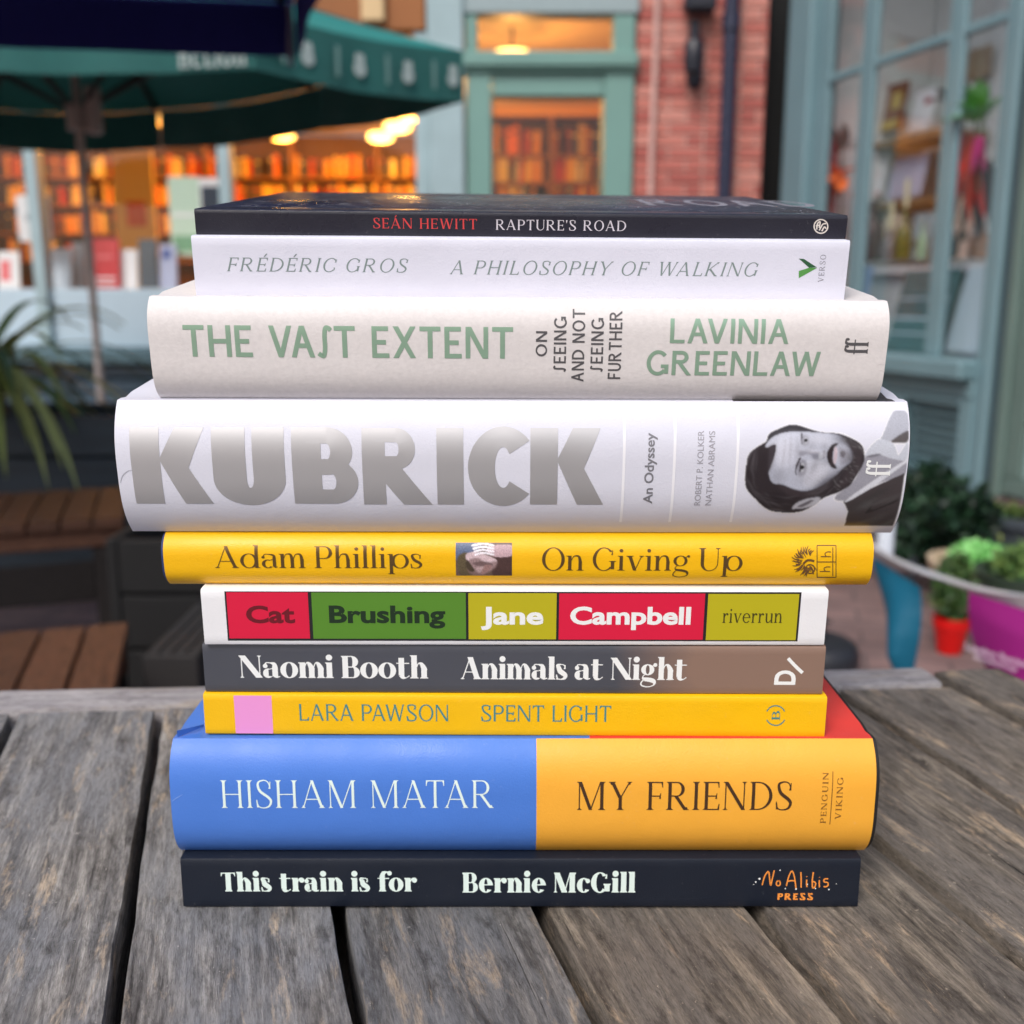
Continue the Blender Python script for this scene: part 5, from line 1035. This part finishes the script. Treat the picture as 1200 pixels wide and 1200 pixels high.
    for k in range(130):
        a = r5.uniform(0, 6.28); cx, cy = 400 + r5.uniform(250, 345) * math.cos(a), 440 + r5.uniform(190, 300) * math.sin(a); g = r5.choice((26, 30, 84, 96, 74)); cv.soft(cx, cy, r5.uniform(24, 60), r5.uniform(4, 9), (g, g - 4, g), r5.uniform(.25, .5), math.degrees(math.atan2(math.cos(a) * 250, -math.sin(a) * 345)) + r5.uniform(-14, 14), hm)
    for k in range(120):
        x, y = r5.uniform(660, 860), r5.uniform(230, 600); g = r5.choice((34, 44, 120, 140)); cv.soft(x, y, r5.uniform(8, 22), r5.uniform(3, 5), (g, g, g), r5.uniform(.2, .45), r5.uniform(10, 60), (cv.m > .5) * (cv.c.mean(2) < .30) * (cv.X < 880))
    jm = (cv.m > .5) * (cv.X > 800) * (cv.Y > 470)
    for k in range(10): cv.soft(r5.uniform(850, 1130), r5.uniform(560, 820), r5.uniform(40, 110), r5.uniform(10, 26), (r5.choice((48, 84, 92)),) * 3, .35, r5.uniform(-40, -15), jm)
    for _ in range(1):
        q = np.pad(cv.c, ((1, 1), (1, 1), (0, 0)), mode='edge'); cv.c = (q[1:-1, 1:-1] * 2 + q[:-2, 1:-1] + q[2:, 1:-1] + q[1:-1, :-2] + q[1:-1, 2:]) / 6
    cv.grain(.05, 4)
    b.patch(cv, 860, 471, 1070, 621, attr_mat('portrait_print', .28), 'portrait')
    ffs = Sty(.21, .055, .06, .04, .64, track=-.14)
    b.text('ff', ffs, 558, 539, 1043.5, 1016.5, WHITE, True, lift=.00009)
    # 8
    oat = mat('oatmeal_jacket', rgb(218, 213, 211), .62, var=.05, scale=700, bump=.08, bscale=1400, wear=.05)
    b = Book('hardback_book', 'oatmeal hardback with pale green capitals between two white books', 174.5, 1039.5, 461, 350, .140, oat, 7.0, 7, .38, Y=.3030, hard=True, b=.0046, n=4.2, case=mat('pale_board', rgb(190, 184, 176), .8), ext=(-.001, -.0006))
    sage = mat('sage_foil', rgb(150, 182, 158), .36, metal=.35); geo = Sty(.155, .145, track=.13, space=.36); dgy = mat('charcoal_ink', rgb(84, 82, 84), .5)
    b.text('THE VA\u222bT EXTENT', Sty(.16, .145, track=.13, space=.42), 217, 601, 419, 382, sage); b.text('LAVINIA', geo, 784.7, 923.7, 402.5, 373.5, sage); b.text('GREENLAW', geo, 757, 959, 440, 411.5, sage)
    g2 = Sty(.15, .14, track=.16, space=.4)
    for t, xc, xb, y0, y1 in (('ON', 628, 641, 417.6, 388), ('\u222bEEING', 649, 663.5, 436, 371), ('AND NOT', 670.5, 685, 447, 362), ('\u222bEEING', 692.5, 707, 436, 372.5), ('FURTHER', 713.5, 728.5, 444, 364)): b.text(t, g2, y0, y1, xb, xc, dgy, True)
    b.marks([([(1026, 429), (1031, 426), (1036, 426)], [.3, .9, .5]), ([(1028, 434), (1033, 433), (1036.5, 435)], [.3, .7, .4])], mat('oat_crease', rgb(226, 220, 218), .5), 'crease')
    b.text('ff', ffs, 415, 396, 1017.5, 991.5, dgy, True)
    # 9
    lil = cover('lilac_white_card', rgb(220, 221, 234), .36)
    b = Book('paperback_book', 'pale lilac white paperback with grey italic capitals, below the black one', 226.5, 993, 345, 279, .127, lil, 7, 7.2, .42, Y=.3100)
    it = Sty(.105, .052, .05, .028, slant=.24, track=.22, space=.45, br=.05); gi = mat('grey_green_ink', rgb(126, 142, 140), .5)
    b.text('FR\u00c9D\u00c9RIC GROS', it, 266, 479, 318.5, 302.5, gi); b.text('A PHILOSOPHY OF WALKING', it, 527, 888, 322.6, 306.4, gi)
    g1, g3 = mat('leaf_green_ink', rgb(84, 150, 72), .5), mat('deep_green_ink', rgb(40, 88, 56), .5)
    b.fill([[(936, 303), (942, 303.4), (957.5, 313.4), (948, 313.6)]], g3, 'emblem'); b.fill([[(957.5, 314), (936, 326), (936, 317.6), (948.5, 313.6)]], g1, 'emblem')
    b.text('VERSO', Sty(.12, .06, .05, .03, track=.3), 330.5, 298.5, 966.5, 960, mat('verso_grey_ink', rgb(128, 126, 138), .5), True)
    # 10
    blkc = cover('black_gloss_card', rgb(38, 38, 48), .3)
    b = Book('paperback_book', 'thin black paperback lying on top of the stack', 229.5, 993.8, 274, 248.6, .134, blkc, 7.2, 7.6, .6, Y=.3125, yaw=.5)
    sc_ = Sty(.13, .055, .05, .035, track=.16, space=.5, br=.05)
    b.text('SE\u00c1N HEWITT', sc_, 437.5, 559, 268, 256, mat('coral_ink', rgb(206, 62, 62), .5)); b.text("RAPTURE'S ROAD", sc_, 581, 733.5, 270, 258, mat('silver_ink', rgb(206, 200, 206), .5))
    p = [([(962 + 8 * math.cos(R(t)), 265.3 + 8 * math.sin(R(t))) for t in range(0, 361, 20)], 1.5)] + [(q, 1.6) for q in ([(957, 269), (958, 262), (961, 260), (960, 267)], [(960, 270), (964, 263), (968, 262)], [(963, 271), (966, 266), (968, 268)], [(956, 265), (959, 264), (961, 265)])]
    b.marks(p, mat('cream_ink', rgb(214, 206, 196), .5))
    # print on its front cover
    mb = MB(); r3 = random.Random(11); tw = math.tan(R(9.4) - R(8.9))
    def top(u, y): return b.L(u, y, b.T + y * b.stt + .00005)
    for k in range(520):
        u, y = r3.uniform(.005, b.W - .005), r3.uniform(.006, .128); a = r3.uniform(0, 3.1); ln = r3.uniform(.0004, .0026); q = Vector((math.cos(a), math.sin(a))) * ln; t = Vector((-q.y, q.x)).normalized() * .00022
        mb.add([top(u - q.x + t.x, y - q.y + t.y), top(u - q.x - t.x, y - q.y - t.y), top(u + q.x - t.x, y + q.y - t.y), top(u + q.x + t.x, y + q.y + t.y)], [(0, 1, 2, 3)])
    mb.build('ink_fleck', mat('pale_fleck_ink', rgb(150, 150, 158), .5), b.root, fix=False)
    for u0, ch in ((.140, 'R'), (.156, 'O'), (.172, 'A'), (.188, 'D')):
        q, wd = set_text(ch, geo); mb = MB()
        for pl, k in q: mb.add([top(u0 + x * .016, .050 + y * .045) + b.ev * (k % 14) * .000004 for x, y in pl], [list(range(4))])
        mb.build('lettering', mat('title_pale_ink', rgb(132, 130, 138), .5), b.root, fix=False)
    return b
make_books()

# ---------------------------------------------------------------- parasols
def make_parasol(label, pts, zlow, apex, valance, mats, pole=None, print_edges=()):
    fab, und, metal = mats; n = len(pts); c = Vector((apex[0], apex[1], 0)); root = thing('parasol', label, 'parasol', (apex[0], apex[1], 0)); A = Vector(apex)
    zt = zlow + valance
    for i in range(n):
        a, b_ = Vector((*pts[i], zt)), Vector((*pts[(i + 1) % n], zt)); g = []
        for k in range(9):
            t = k / 8; row = []
            for j in range(9):
                u = j / 8; e = a.lerp(b_, u); p = A.lerp(e, t); p.z -= .05 * math.sin(math.pi * u) * t * .5 + .04 * math.sin(math.pi * t); row.append(p)
            g.append(row)
        MB().sheet(g, 0, .003, (0, 0, 1)).build('canopy_panel', und, root, 50)
        g = []; nv = 24; out = ((a + b_) / 2 - Vector((c.x, c.y, zt))); out.z = 0; out.normalize()
        for k in range(4):
            row = []
            for j in range(nv + 1):
                u = j / nv; e = a.lerp(b_, u); e.z -= .05 * math.sin(math.pi * u) * .5; dz = valance * k / 3; e = e + out * .012 * math.sin(u * 19 + i) * math.sin(math.pi * u) * k / 3; row.append(e - Vector((0, 0, dz)) + out * .004)
            g.append(row)
        MB().sheet(g, 0, .003, out).build('valance', fab, root, 50)
        e = a.lerp(A, .03); e.z -= .03; q = A.copy(); q.z -= .06; MB().bar(e, q, .018, .026, bev=.003).build('rib', mat('dark_rib_metal', rgb(36, 38, 40), .6), root)
    if pole:
        MB().tube([(apex[0], apex[1], .06), (apex[0], apex[1], apex[2] - .02)], .018, 14).build('pole', metal, root, 40)
        MB().lathe((apex[0], apex[1], 0), [(.30, .001), (.30, .05), (.26, .065), (.05, .075), (.045, .20), (.03, .21)], 28).build('base', mat('parasol_base_iron', rgb(48, 48, 50), .6), root, 40)
        MB().lathe((apex[0], apex[1], zlow - .05), [(.025, -.05), (.05, -.05), (.05, .05), (.025, .05)], 14, close=False).build('runner', metal, root, 40)
        MB().box((apex[0] + .075, apex[1] - .02, zlow - .02), (.06, .06, .20), None, .01).build('winch_box', metal, root)
        for i in range(n): p = Vector((*pts[i], zt)).lerp(A, .45); p.z -= .05; MB().bar((apex[0], apex[1], zlow - .03), p, .012, .016).build('strut', mat('dark_rib_metal', rgb(36, 38, 40), .6), root)
    return root
def make_parasols():
    gf, gu = mat('green_canvas', rgb(18, 96, 92), .75, var=.06, sheen=.2), mat('green_canvas_top', rgb(20, 120, 116), .75, var=.05); me = mat('grey_brown_metal', rgb(176, 166, 162), .5); dm = mat('dark_rib_metal', rgb(36, 38, 40), .6)
    P = lambda px, py, z: tuple(on_z(px, py, z)[:2])
    z = on_y(547, 119, 4.62).z
    pts = [(-.215, 4.62), (-.94, 4.0), (-2.3, 3.92), (-3.3, 4.4), (-3.5, 5.3), (-2.9, 5.95), (-1.95, 5.98), (-.95, 5.35)]
    r = make_parasol('dark green oblong parasol with pale printed marks on its valance', pts, z, (-1.89, 4.72, z + .75), .20, (gf, gu, me), True)
    # printed marks on the valance
    wp = mat('white_print', rgb(172, 190, 188), .7)
    def on_edge(i, u, v_, o=.010): a, b_ = Vector((*pts[i], z)), Vector((*pts[(i + 1) % 8], z)); d = (b_ - a).normalized(); out = Vector((-d.y, d.x, 0)); out = out if out.dot((a + b_) / 2 - Vector((-1.8, 4.72, z))) > 0 else -out; e = a.lerp(b_, u); e.z -= .025 * math.sin(math.pi * u); return e + Vector((0, 0, v_ * .20)) + out * (.018 + o)
    def glyphs(i, txt, u0, u1, v0, v1, sty, flip=False):
        q, wd = set_text(txt, sty); mb = MB()
        for pl, k in q: mb.add([on_edge(i, u0 + (u1 - u0) * x / wd, v0 + (v1 - v0) * y, .001 * (k % 8) * .1) for x, y in pl], [list(range(4))])
        return mb.build('printed_mark', wp, r, fix=False)
    bs = Sty(.2, .12, .06, .05, track=.1)
    for u in (.06, .30, .54, .78): 
        p = Pen(); mb = MB()
        p.dot(0, -.25, .55, .62); p.dot(-.22, .45, .22, .5); p.dot(.16, .55, .26, .4)
        for pl, k in p.q: mb.add([on_edge(0, u + x * .055, .48 + y * .24, .0004 * k) for x, y in pl], [list(range(4))])
        mb.build('printed_mark', wp, r, fix=False)
        mb = MB(); mb.add([on_edge(0, u + .10 + a, .2 + b_) for a, b_ in ((0, 0), (.02, 0), (.02, .55), (0, .55))], [(0, 1, 2, 3)]); mb.build('printed_mark', mat('faint_print', rgb(110, 150, 146), .7), r, fix=False)
    glyphs(1, 'nction', .20, .02, .06, .46, bs); glyphs(0, 'rtion', .995, .88, .3, .7, bs)
    # navy parasol overhead
    nv, nu = mat('navy_canvas', rgb(30, 40, 128), .8, var=.05), mat('navy_canvas_top', rgb(34, 44, 136), .8); zl = CAM.z + .81
    far = on_z(346, 66, zl); p0 = Vector((far.x, far.y)); u, v_ = Vector((UU.x, UU.y)), Vector((-NN.x, -NN.y)); S = 2.3
    q = [p0, p0 + v_ * S, p0 + v_ * S - u * S, p0 - u * S]; c = (q[0] + q[2]) / 2
    r = make_parasol('dark navy square parasol overhead with a loose hanging strap', [tuple(k) for k in q], zl, (c.x, c.y, zl + .75), .17, (nv, nu, me), True)
    s0 = Vector((p0.x - .012, p0.y - .02, zl + .16)); g = [[s0 + Vector((-.008 + .003 * math.sin(k), 0, -.028 * k)), s0 + Vector((.008 + .003 * math.sin(k), 0, -.028 * k))] for k in range(8)]
    MB().sheet(g, 0, .002, (0, 1, 0)).build('strap', mat('strap_grey', rgb(150, 156, 170), .7), r, 50)
make_parasols()

# ---------------------------------------------------------------- benches on the left, and planters added to fill dark shade
def make_benches():
    bw = wood_mat('brown_bench_timber', rgb(52, 34, 24), rgb(92, 60, 44), rgb(114, 76, 56), rgb(104, 76, 58), rough=.6); dk = wood_mat('dark_bench_timber', rgb(18, 16, 16), rgb(34, 30, 30), rgb(46, 42, 42), rgb(44, 40, 40)); Z = .45
    def bench(label, c0, c1, n, wd, ln, rails):
        """c0: far right corner of the seat, c1: a point further along its right edge towards the viewer"""
        y = (c0 - c1).normalized(); x = Vector((-y.y, y.x, 0)) * -1; x = Vector((y.y, -y.x, 0)); root = thing('slatted_bench', label, 'bench', (c0.x, c0.y - .2, 0)); Zv = Vector((0, 0, 1))
        for k in range(n):
            o = c0 - x * (wd * (k + .5)) - y * ln; place(plank_mesh(wd - .006, ln, .022, 50 + k, 12), 'seat_slat', bw, root, at_matrix(o, x, y, Zv))
        W = wd * n
        for a in (.03, ln - .03): p = c0 - y * a - Zv * .045; MB().bar(p - x * .005, p - x * (W - .005), .03, .045, bev=.003).build('seat_rail', bw, root)
        for a in (.04, ln - .04):
            for b_ in (.04, W - .04): p = c0 - y * a - x * b_; MB().bar((p.x, p.y, 0), (p.x, p.y, Z - .07), .05, .05, up=(0, 1, 0), bev=.003).build('leg', dk, root)
        for (zz, h_) in rails: p = c0 - y * (ln - .04); p = Vector((p.x, p.y, zz)); MB().bar(p - x * .07, p - x * (W - .07), .02, h_, bev=.003).build('stretcher', dk, root)
    c0, c1 = on_z(152, 729, Z), on_z(141, 809, Z); g0, g1 = on_z(116, 741, Z), on_z(95, 811, Z)
    bench('brown slatted bench beside the table edge', c0, c0 - (g0 - g1), 9, .060, .40, [(.2, .06)])
    c0 = on_z(150, 570, Z); g0, g1 = on_z(80, 576, Z), on_z(65, 609, Z)
    bench('brown slatted bench farther off in front of the strap leaved plant', c0, c0 - (g0 - g1), 14, .066, .40, [(.30, .09), (.13, .10)])
    ch = mat('shade_black_board', rgb(13, 13, 14), .85, var=.15, scale=8)
    p0, p1 = on_y(150, 800, 1.75), on_y(262, 800, 1.75); t = thing('shade_filler_box', 'added black box standing in for deep shade behind the book stack', 'planter', ((p0.x + p1.x) / 2, 1.9, 0)); zt = on_y(200, 632, 1.75).z  # added black box filling a spot that is only deep shade
    for k in range(5): h_ = zt / 5; MB().span((p0.x, 1.75, h_ * k + .003), (p1.x + .25, 1.77, h_ * (k + 1) - .003), .003).build('front_board', ch, t)
    for xx in (p0.x - .021, p1.x + .251): MB().span((xx, 1.75, 0), (xx + .02, 2.2, zt), .003).build('side_board', ch, t)
    MB().span((p0.x, 2.18, 0), (p1.x + .25, 2.20, zt), .003).build('back_board', ch, t); MB().span((p0.x + .001, 1.772, .02), (p1.x + .249, 2.178, zt - .05)).build('soil', mat('soil', rgb(36, 28, 24), .95, var=.3, scale=60), t)
    p0, p1 = on_y(166, 770, 1.35), on_y(231, 770, 1.35); z1 = on_y(200, 741, 1.45).z; t = thing('storage_crate', 'small grey brown crate between bench and table', 'crate', ((p0.x + p1.x) / 2, 1.45, 0)); gm = mat('crate_grey', rgb(34, 32, 32), .85, var=.1, scale=12)
    for k in range(4): h_ = z1 / 4; MB().span((p0.x, 1.35, h_ * k + .002), (p1.x, 1.365, h_ * (k + 1) - .002), .002).build('front_slat', gm, t)
    for k in range(4): a = p0.x + (p1.x - p0.x) * k / 4; MB().span((a + .001, 1.366, z1 - .012), (a + (p1.x - p0.x) / 4 - .001, 1.60, z1), .002).build('lid_slat', gm, t)
    for xx in (p0.x, p1.x - .012): MB().span((xx, 1.366, 0), (xx + .012, 1.60, z1 - .013)).build('side', gm, t)
make_benches()
def strap_plant():
    c = on_y(-14, 436, 3.5); t = thing('strap_leaved_plant', 'green yellow plant with long arching strap leaves before the bookshop window', 'plant', (c.x, c.y, 0)); r = random.Random(9)
    MB().tube([(c.x, c.y, .30), (c.x + .01, c.y, .5), (c.x, c.y, c.z + .0)], [.05, .045, .03], 10).build('stem', mat('plant_stem', rgb(96, 84, 60), .8, var=.2), t, 50)
    ms = [mat('strap_leaf_%d' % i, rgb(*k), .45, var=.2, scale=12) for i, k in enumerate(((96, 120, 62), (138, 152, 84), (74, 100, 64), (160, 170, 108)))]
    for k in range(50):
        a = r.uniform(0, 6.28); el = r.uniform(-.1, 1.25); ln = r.uniform(.42, .72); d = Vector((math.cos(a) * math.cos(el), math.sin(a) * math.cos(el), math.sin(el))); h_ = Vector((-math.sin(a), math.cos(a), 0)); g = []; p = c.copy() + Vector((0, 0, r.uniform(-.05, .03)))
        for j in range(12):
            w_ = .021 * min(1, .35 + j * .25) * (1 - (j / 11.0) ** 2.5) + .0008; up = d.cross(h_); g.append([p - h_ * w_, p + up * -.004, p + h_ * w_]); p = p + d * ln / 11; d = (d + Vector((0, 0, -.13 - .03 * j * .3))).normalized()
        MB().sheet(g, 0, .001, (0, 0, 1)).build('leaf', ms[r.randrange(4)], t, 60)
strap_plant()
def trough():
    m_ = mat('slate_trough', rgb(40, 52, 62), .6, var=.3, scale=4, stretch=(1, 1, 7)); a, b_ = on_y(-160, 530, 3.30).x, on_y(196, 530, 3.30).x; zt = on_y(60, 486, 3.3).z  # trough added to darken lit ground; bluish reflections put into its colour
    t = thing('dark_filler_trough', 'long dark slate blue trough added to fill the dark below the strap leaved plant', 'planter', ((a + b_) / 2, 3.5, 0)); n = 4
    for k in range(n): h_ = zt / n; MB().span((a, 3.30, h_ * k + .004), (b_, 3.325, h_ * (k + 1) - .004), .004).build('front_board', m_, t); MB().span((a, 3.70, h_ * k + .004), (b_, 3.725, h_ * (k + 1) - .004), .004).build('back_board', m_, t)
    for x in (a - .026, b_ + .001): MB().span((x, 3.30, 0), (x + .025, 3.725, zt), .004).build('end_board', m_, t)
    MB().span((a + .001, 3.327, .02), (b_ - .001, 3.698, zt - .05)).build('soil', mat('soil', (0, 0, 0, 1)), t)
trough()

# ---------------------------------------------------------------- pots, shrubs and the banner rail on the right
def leaves(mb, n, cen, rad, size, r, shape=None, nm=3):
    for _ in range(n):
        while True:
            q = Vector((r.uniform(-1, 1), r.uniform(-1, 1), r.uniform(-1, 1)))
            if q.length < 1 and (q.length > .45 or r.random() < .25): break
        if shape: q = shape(q)
        p = Vector(cen) + Vector((q.x * rad[0], q.y * rad[1], q.z * rad[2])); d = Vector((r.uniform(-1, 1), r.uniform(-1, 1), r.uniform(-.8, .9))).normalized(); e = d.cross(Vector((r.uniform(-1, 1), r.uniform(-1, 1), 1))).normalized(); s = size * r.uniform(.6, 1.3); nn = d.cross(e) * s * .12
        mb.add([p, p + d * s * .5 + e * s * .3 + nn, p + d * s, p + d * s * .5 - e * s * .3 + nn], [(0, 1, 2), (0, 2, 3)], r.randrange(nm))
def lf(name, cols): return [mat('%s_leaf_%d' % (name, i), rgb(*c), .5) for i, c in enumerate(cols)]
def make_pots():
    r = random.Random(21); stem = mat('woody_stem', rgb(74, 60, 46), .85, var=.2); soil = mat('soil', (0, 0, 0, 1))
    def pot(t, p, r0, r1, h_, m_, rim=.02): MB().lathe(p, [(r0, .001), (r1, h_ - rim * 1.4), (r1 * 1.07, h_ - rim * 1.4), (r1 * 1.08, h_), (r1 * .97, h_), (r1 * .92, h_ - .03), (0, h_ - .03)], 28).build('pot', m_, t, 40)
    p = on_z(1112, 764, 0); k = p.y * 1.0 / FPX * 1.02; t = thing('potted_conifer', 'little feathery conifer in a bright red pot on the paving', 'potted plant', p)
    pot(t, p, 14 * k, 20 * k, .5 * (on_y(1112, 722, p.y).z) * 2, mat('red_plastic', rgb(200, 16, 14), .35)); zt = on_y(1112, 722, p.y).z; ztop = on_y(1112, 652, p.y).z
    mb = MB(); leaves(mb, 1500, (p.x, p.y, (zt + ztop) / 2), (22 * k, 22 * k, (ztop - zt) * .56), .022, r, lambda q: Vector((q.x * (1.05 - .35 * max(0, q.z)), q.y * (1.05 - .35 * max(0, q.z)), q.z))); mb.build('foliage', lf('conifer', ((62, 92, 44), (84, 110, 54), (44, 74, 38))), t, fix=False); MB().tube([(p.x, p.y, zt - .03), (p.x, p.y, ztop - .05)], [.008, .003], 6).build('stem', stem, t)
    p = on_z(1140, 735, 0); p = on_z(1140, 716, 0); k = p.y / FPX * 1.02; zr = on_y(1140, 656, p.y).z; t = thing('bowl_planter', 'wide cream stone planter topped with a pale green cushion plant', 'potted plant', p)
    MB().lathe(p, [(26 * k, .001), (34 * k, zr * .55), (46 * k, zr - .03), (54 * k, zr - .03), (56 * k, zr), (50 * k, zr), (46 * k, zr - .03), (0, zr - .03)], 32).build('pot', mat('cream_stone', rgb(196, 176, 150), .8, var=.1), t, 40)
    mb = MB(); leaves(mb, 2600, (p.x, p.y, zr - .01), (34 * k, 34 * k, 24 * k), .018, r, lambda q: Vector((q.x, q.y, abs(q.z)))); mb.build('foliage', lf('cushion', ((160, 232, 140), (196, 242, 180), (112, 196, 96))), t, fix=False)
    def shrub(label, px, pyb, x0, x1, y0, y1, cols, n, size, potm=None, nm='shrub', lobes=7):
        p = on_z(px, pyb, 0); zt, zb = on_y(px, y0, p.y).z, max(.08, on_y(px, y1, p.y).z); a, b_ = on_y(x0, 600, p.y).x, on_y(x1, 600, p.y).x; t = thing(nm, label, 'shrub', p); rx = (b_ - a) / 2; mb = MB(); cx = (a + b_) / 2
        for i in range(lobes):
            f = Vector((r.uniform(-.6, .6), r.uniform(-.5, .5), r.uniform(-.6, .65))); leaves(mb, n // lobes, (cx + f.x * rx, p.y + f.y * rx, (zt + zb) / 2 + f.z * (zt - zb) / 2), (rx * .5, rx * .5, (zt - zb) * .24), size, r)
        mb.build('foliage', lf(label[:9].replace(' ', '_'), cols), t, fix=False)
        for i in range(6): q = Vector((cx + r.uniform(-.7, .7) * rx, p.y + r.uniform(-.4, .4) * rx, zt - .3 * (zt - zb) * r.random() - .05)); MB().tube([(p.x + r.uniform(-.02, .02), p.y, .05), (p.x + (q.x - p.x) * .3, p.y, zb + .3 * (zt - zb)), q], [.012, .009, .003], 6).build('stem', stem, t)
        if potm: MB().lathe(p, [(.10, .001), (.13, .17), (.145, .17), (.145, .20), (.12, .20), (.11, .18), (0, .18)], 24).build('pot', potm, t, 40)
    shrub('dense dark green ivy shrub in front of the louvred panel', 1085, 690, 1035, 1160, 560, 712, ((26, 52, 34), (38, 68, 44), (20, 40, 30), (46, 82, 56)), 5200, .05, None, 'ivy_shrub', 12)
    shrub('loose light green herb bush behind the purple banner', 1200, 752, 1168, 1246, 640, 742, ((78, 112, 52), (54, 88, 48), (104, 130, 64), (40, 66, 40)), 1500, .028, mat('dark_green_pot', rgb(38, 52, 40), .6, var=.1), 'herb_bush', 9)
    shrub('tall sparse leafy bush beside the side door', 1196, 668, 1160, 1245, 575, 650, ((96, 120, 50), (60, 90, 46), (124, 140, 66), (44, 70, 42)), 900, .035, mat('slate_pot', rgb(62, 70, 78), .6), 'leafy_bush', 8)
    # cast base standing on the paving
    p = on_z(955, 777, 0); k = p.y / FPX * 1.02; t = thing('parasol_stand', 'empty round black cast iron parasol stand behind the stack', 'parasol stand', p); bk = mat('black_cast_iron', rgb(34, 36, 42), .5, var=.1)
    MB().lathe(p, [(50 * k, .001), (51 * k, 16 * k), (47 * k, 26 * k), (40 * k, 30 * k), (14 * k, 31 * k), (10 * k, 32 * k), (9 * k, 60 * k), (7 * k, 60 * k), (7 * k, 33 * k)], 36).build('weight', bk, t, 40)
    MB().tube([p + Vector((9 * k, 0, 52 * k)), p + Vector((16 * k, 0, 52 * k))], 2.4 * k, 8).build('clamp_screw', bk, t, 40)
make_pots()
def make_rail():
    Z = .52; A, B_ = on_z(1021, 649, Z), on_z(1200, 711, Z); d = (B_ - A).normalized(); n = Vector((-d.y, d.x, 0)); n = n if n.y < 0 else -n; E_ = B_ + d * .5
    t = thing('banner_rail', 'low silver cafe rail with hanging teal and purple cloth banners', 'barrier', (A.x, A.y, 0)); sil = mat('brushed_silver', rgb(214, 214, 216), .22, metal=.4)
    L_ = (E_ - A).length; g = []
    for k in range(61):
        u = k / 60; c = A + (E_ - A) * u; a = .5 + .7 * math.sin(u * 9.0); w_ = .017 + .007 * math.sin(u * 14 + 1); v_ = Vector((0, 0, math.cos(a))) * w_ + n * math.sin(a) * w_; q = d.cross(v_).normalized() * .003; g.append([c - v_ - q, c - v_ * .4 - q * 1.8, c + v_ * .4 - q * 1.8, c + v_ - q, c + v_ + q, c - v_ + q, c - v_ - q])
    MB().sheet(g).build('top_rail', sil, t, 50)
    for px in (1035,):
        c = on_y(1037, 640, A.y + .035); MB().tube([(c.x, c.y, Z - .015), (c.x, c.y, Z + .045)], .014, 14).build('post_cap', mat('white_post', rgb(214, 222, 232), .4), t, 40)
    c = on_y(1064, 720, A.y + .05); MB().tube([(c.x, c.y, 0), (c.x, c.y, Z - .02)], .007, 10).build('post', mat('dark_post', rgb(40, 46, 52), .5), t, 40)
    c = E_ - d * .03 - n * .03; MB().tube([(c.x, c.y, 0), (c.x, c.y, Z + .03)], .016, 14).build('post', mat('white_post', (0, 0, 0, 1)), t, 40)
    def banner(nm, rows, m_, grey=None):
        g = []
        for (xl, yl, xr, yr, b_) in rows:
            row = []
            for j in range(13):
                u = j / 12; p = on_plane(xl + (xr - xl) * u, yl + (yr - yl) * u, A, n); p = p + n * (b_ * math.sin(math.pi * u) + .006); row.append(p)
            g.append(row)
        MB().sheet(g, 0, .0015, n).build(nm, m_, t, 60)
    def sm(rows, k=4):
        o = []
        for i in range(len(rows) - 1): o += [tuple(a + (b_ - a) * j / k for a, b_ in zip(rows[i], rows[i + 1])) for j in range(k)]
        return o + [rows[-1]]
    banner('teal_banner', sm([(1026, 652, 1082, 688, 0), (1036, 690, 1084, 706, .012), (1042, 712, 1084, 722, .02), (1047, 740, 1082, 745, .028), (1051, 765, 1078, 768, .03), (1056, 784, 1075, 785, .02), (1058, 800, 1073, 800, .015)]), mat('teal_cloth', rgb(6, 92, 120), .5, var=.06))
    banner('purple_banner', sm([(1140, 693, 1290, 742, 0), (1140, 715, 1290, 770, .015), (1143, 742, 1290, 800, .02), (1150, 766, 1290, 830, .025), (1160, 782, 1280, 845, .02), (1178, 800, 1270, 850, .015)]), mat('purple_cloth', rgb(148, 26, 118), .5, var=.05))
    wp = mat('banner_print', rgb(236, 214, 234), .6)
    for txt, xl, yl, xr, yr, h_ in (('London Review', 1155, 757, 1232, 780, 8), ('Bookshop', 1166, 768, 1216, 783, 6)):
        q, wd = sans_text(txt, .012, 2); mb = MB()
        for pl, k in q: mb.add([on_plane(xl + (xr - xl) * x / wd, yl + (yr - yl) * x / wd - h_ * y, A, n) + n * .036 for x, y in pl], [list(range(len(pl)))])
        mb.build('printed_lettering', wp, t, fix=False)
make_rail()
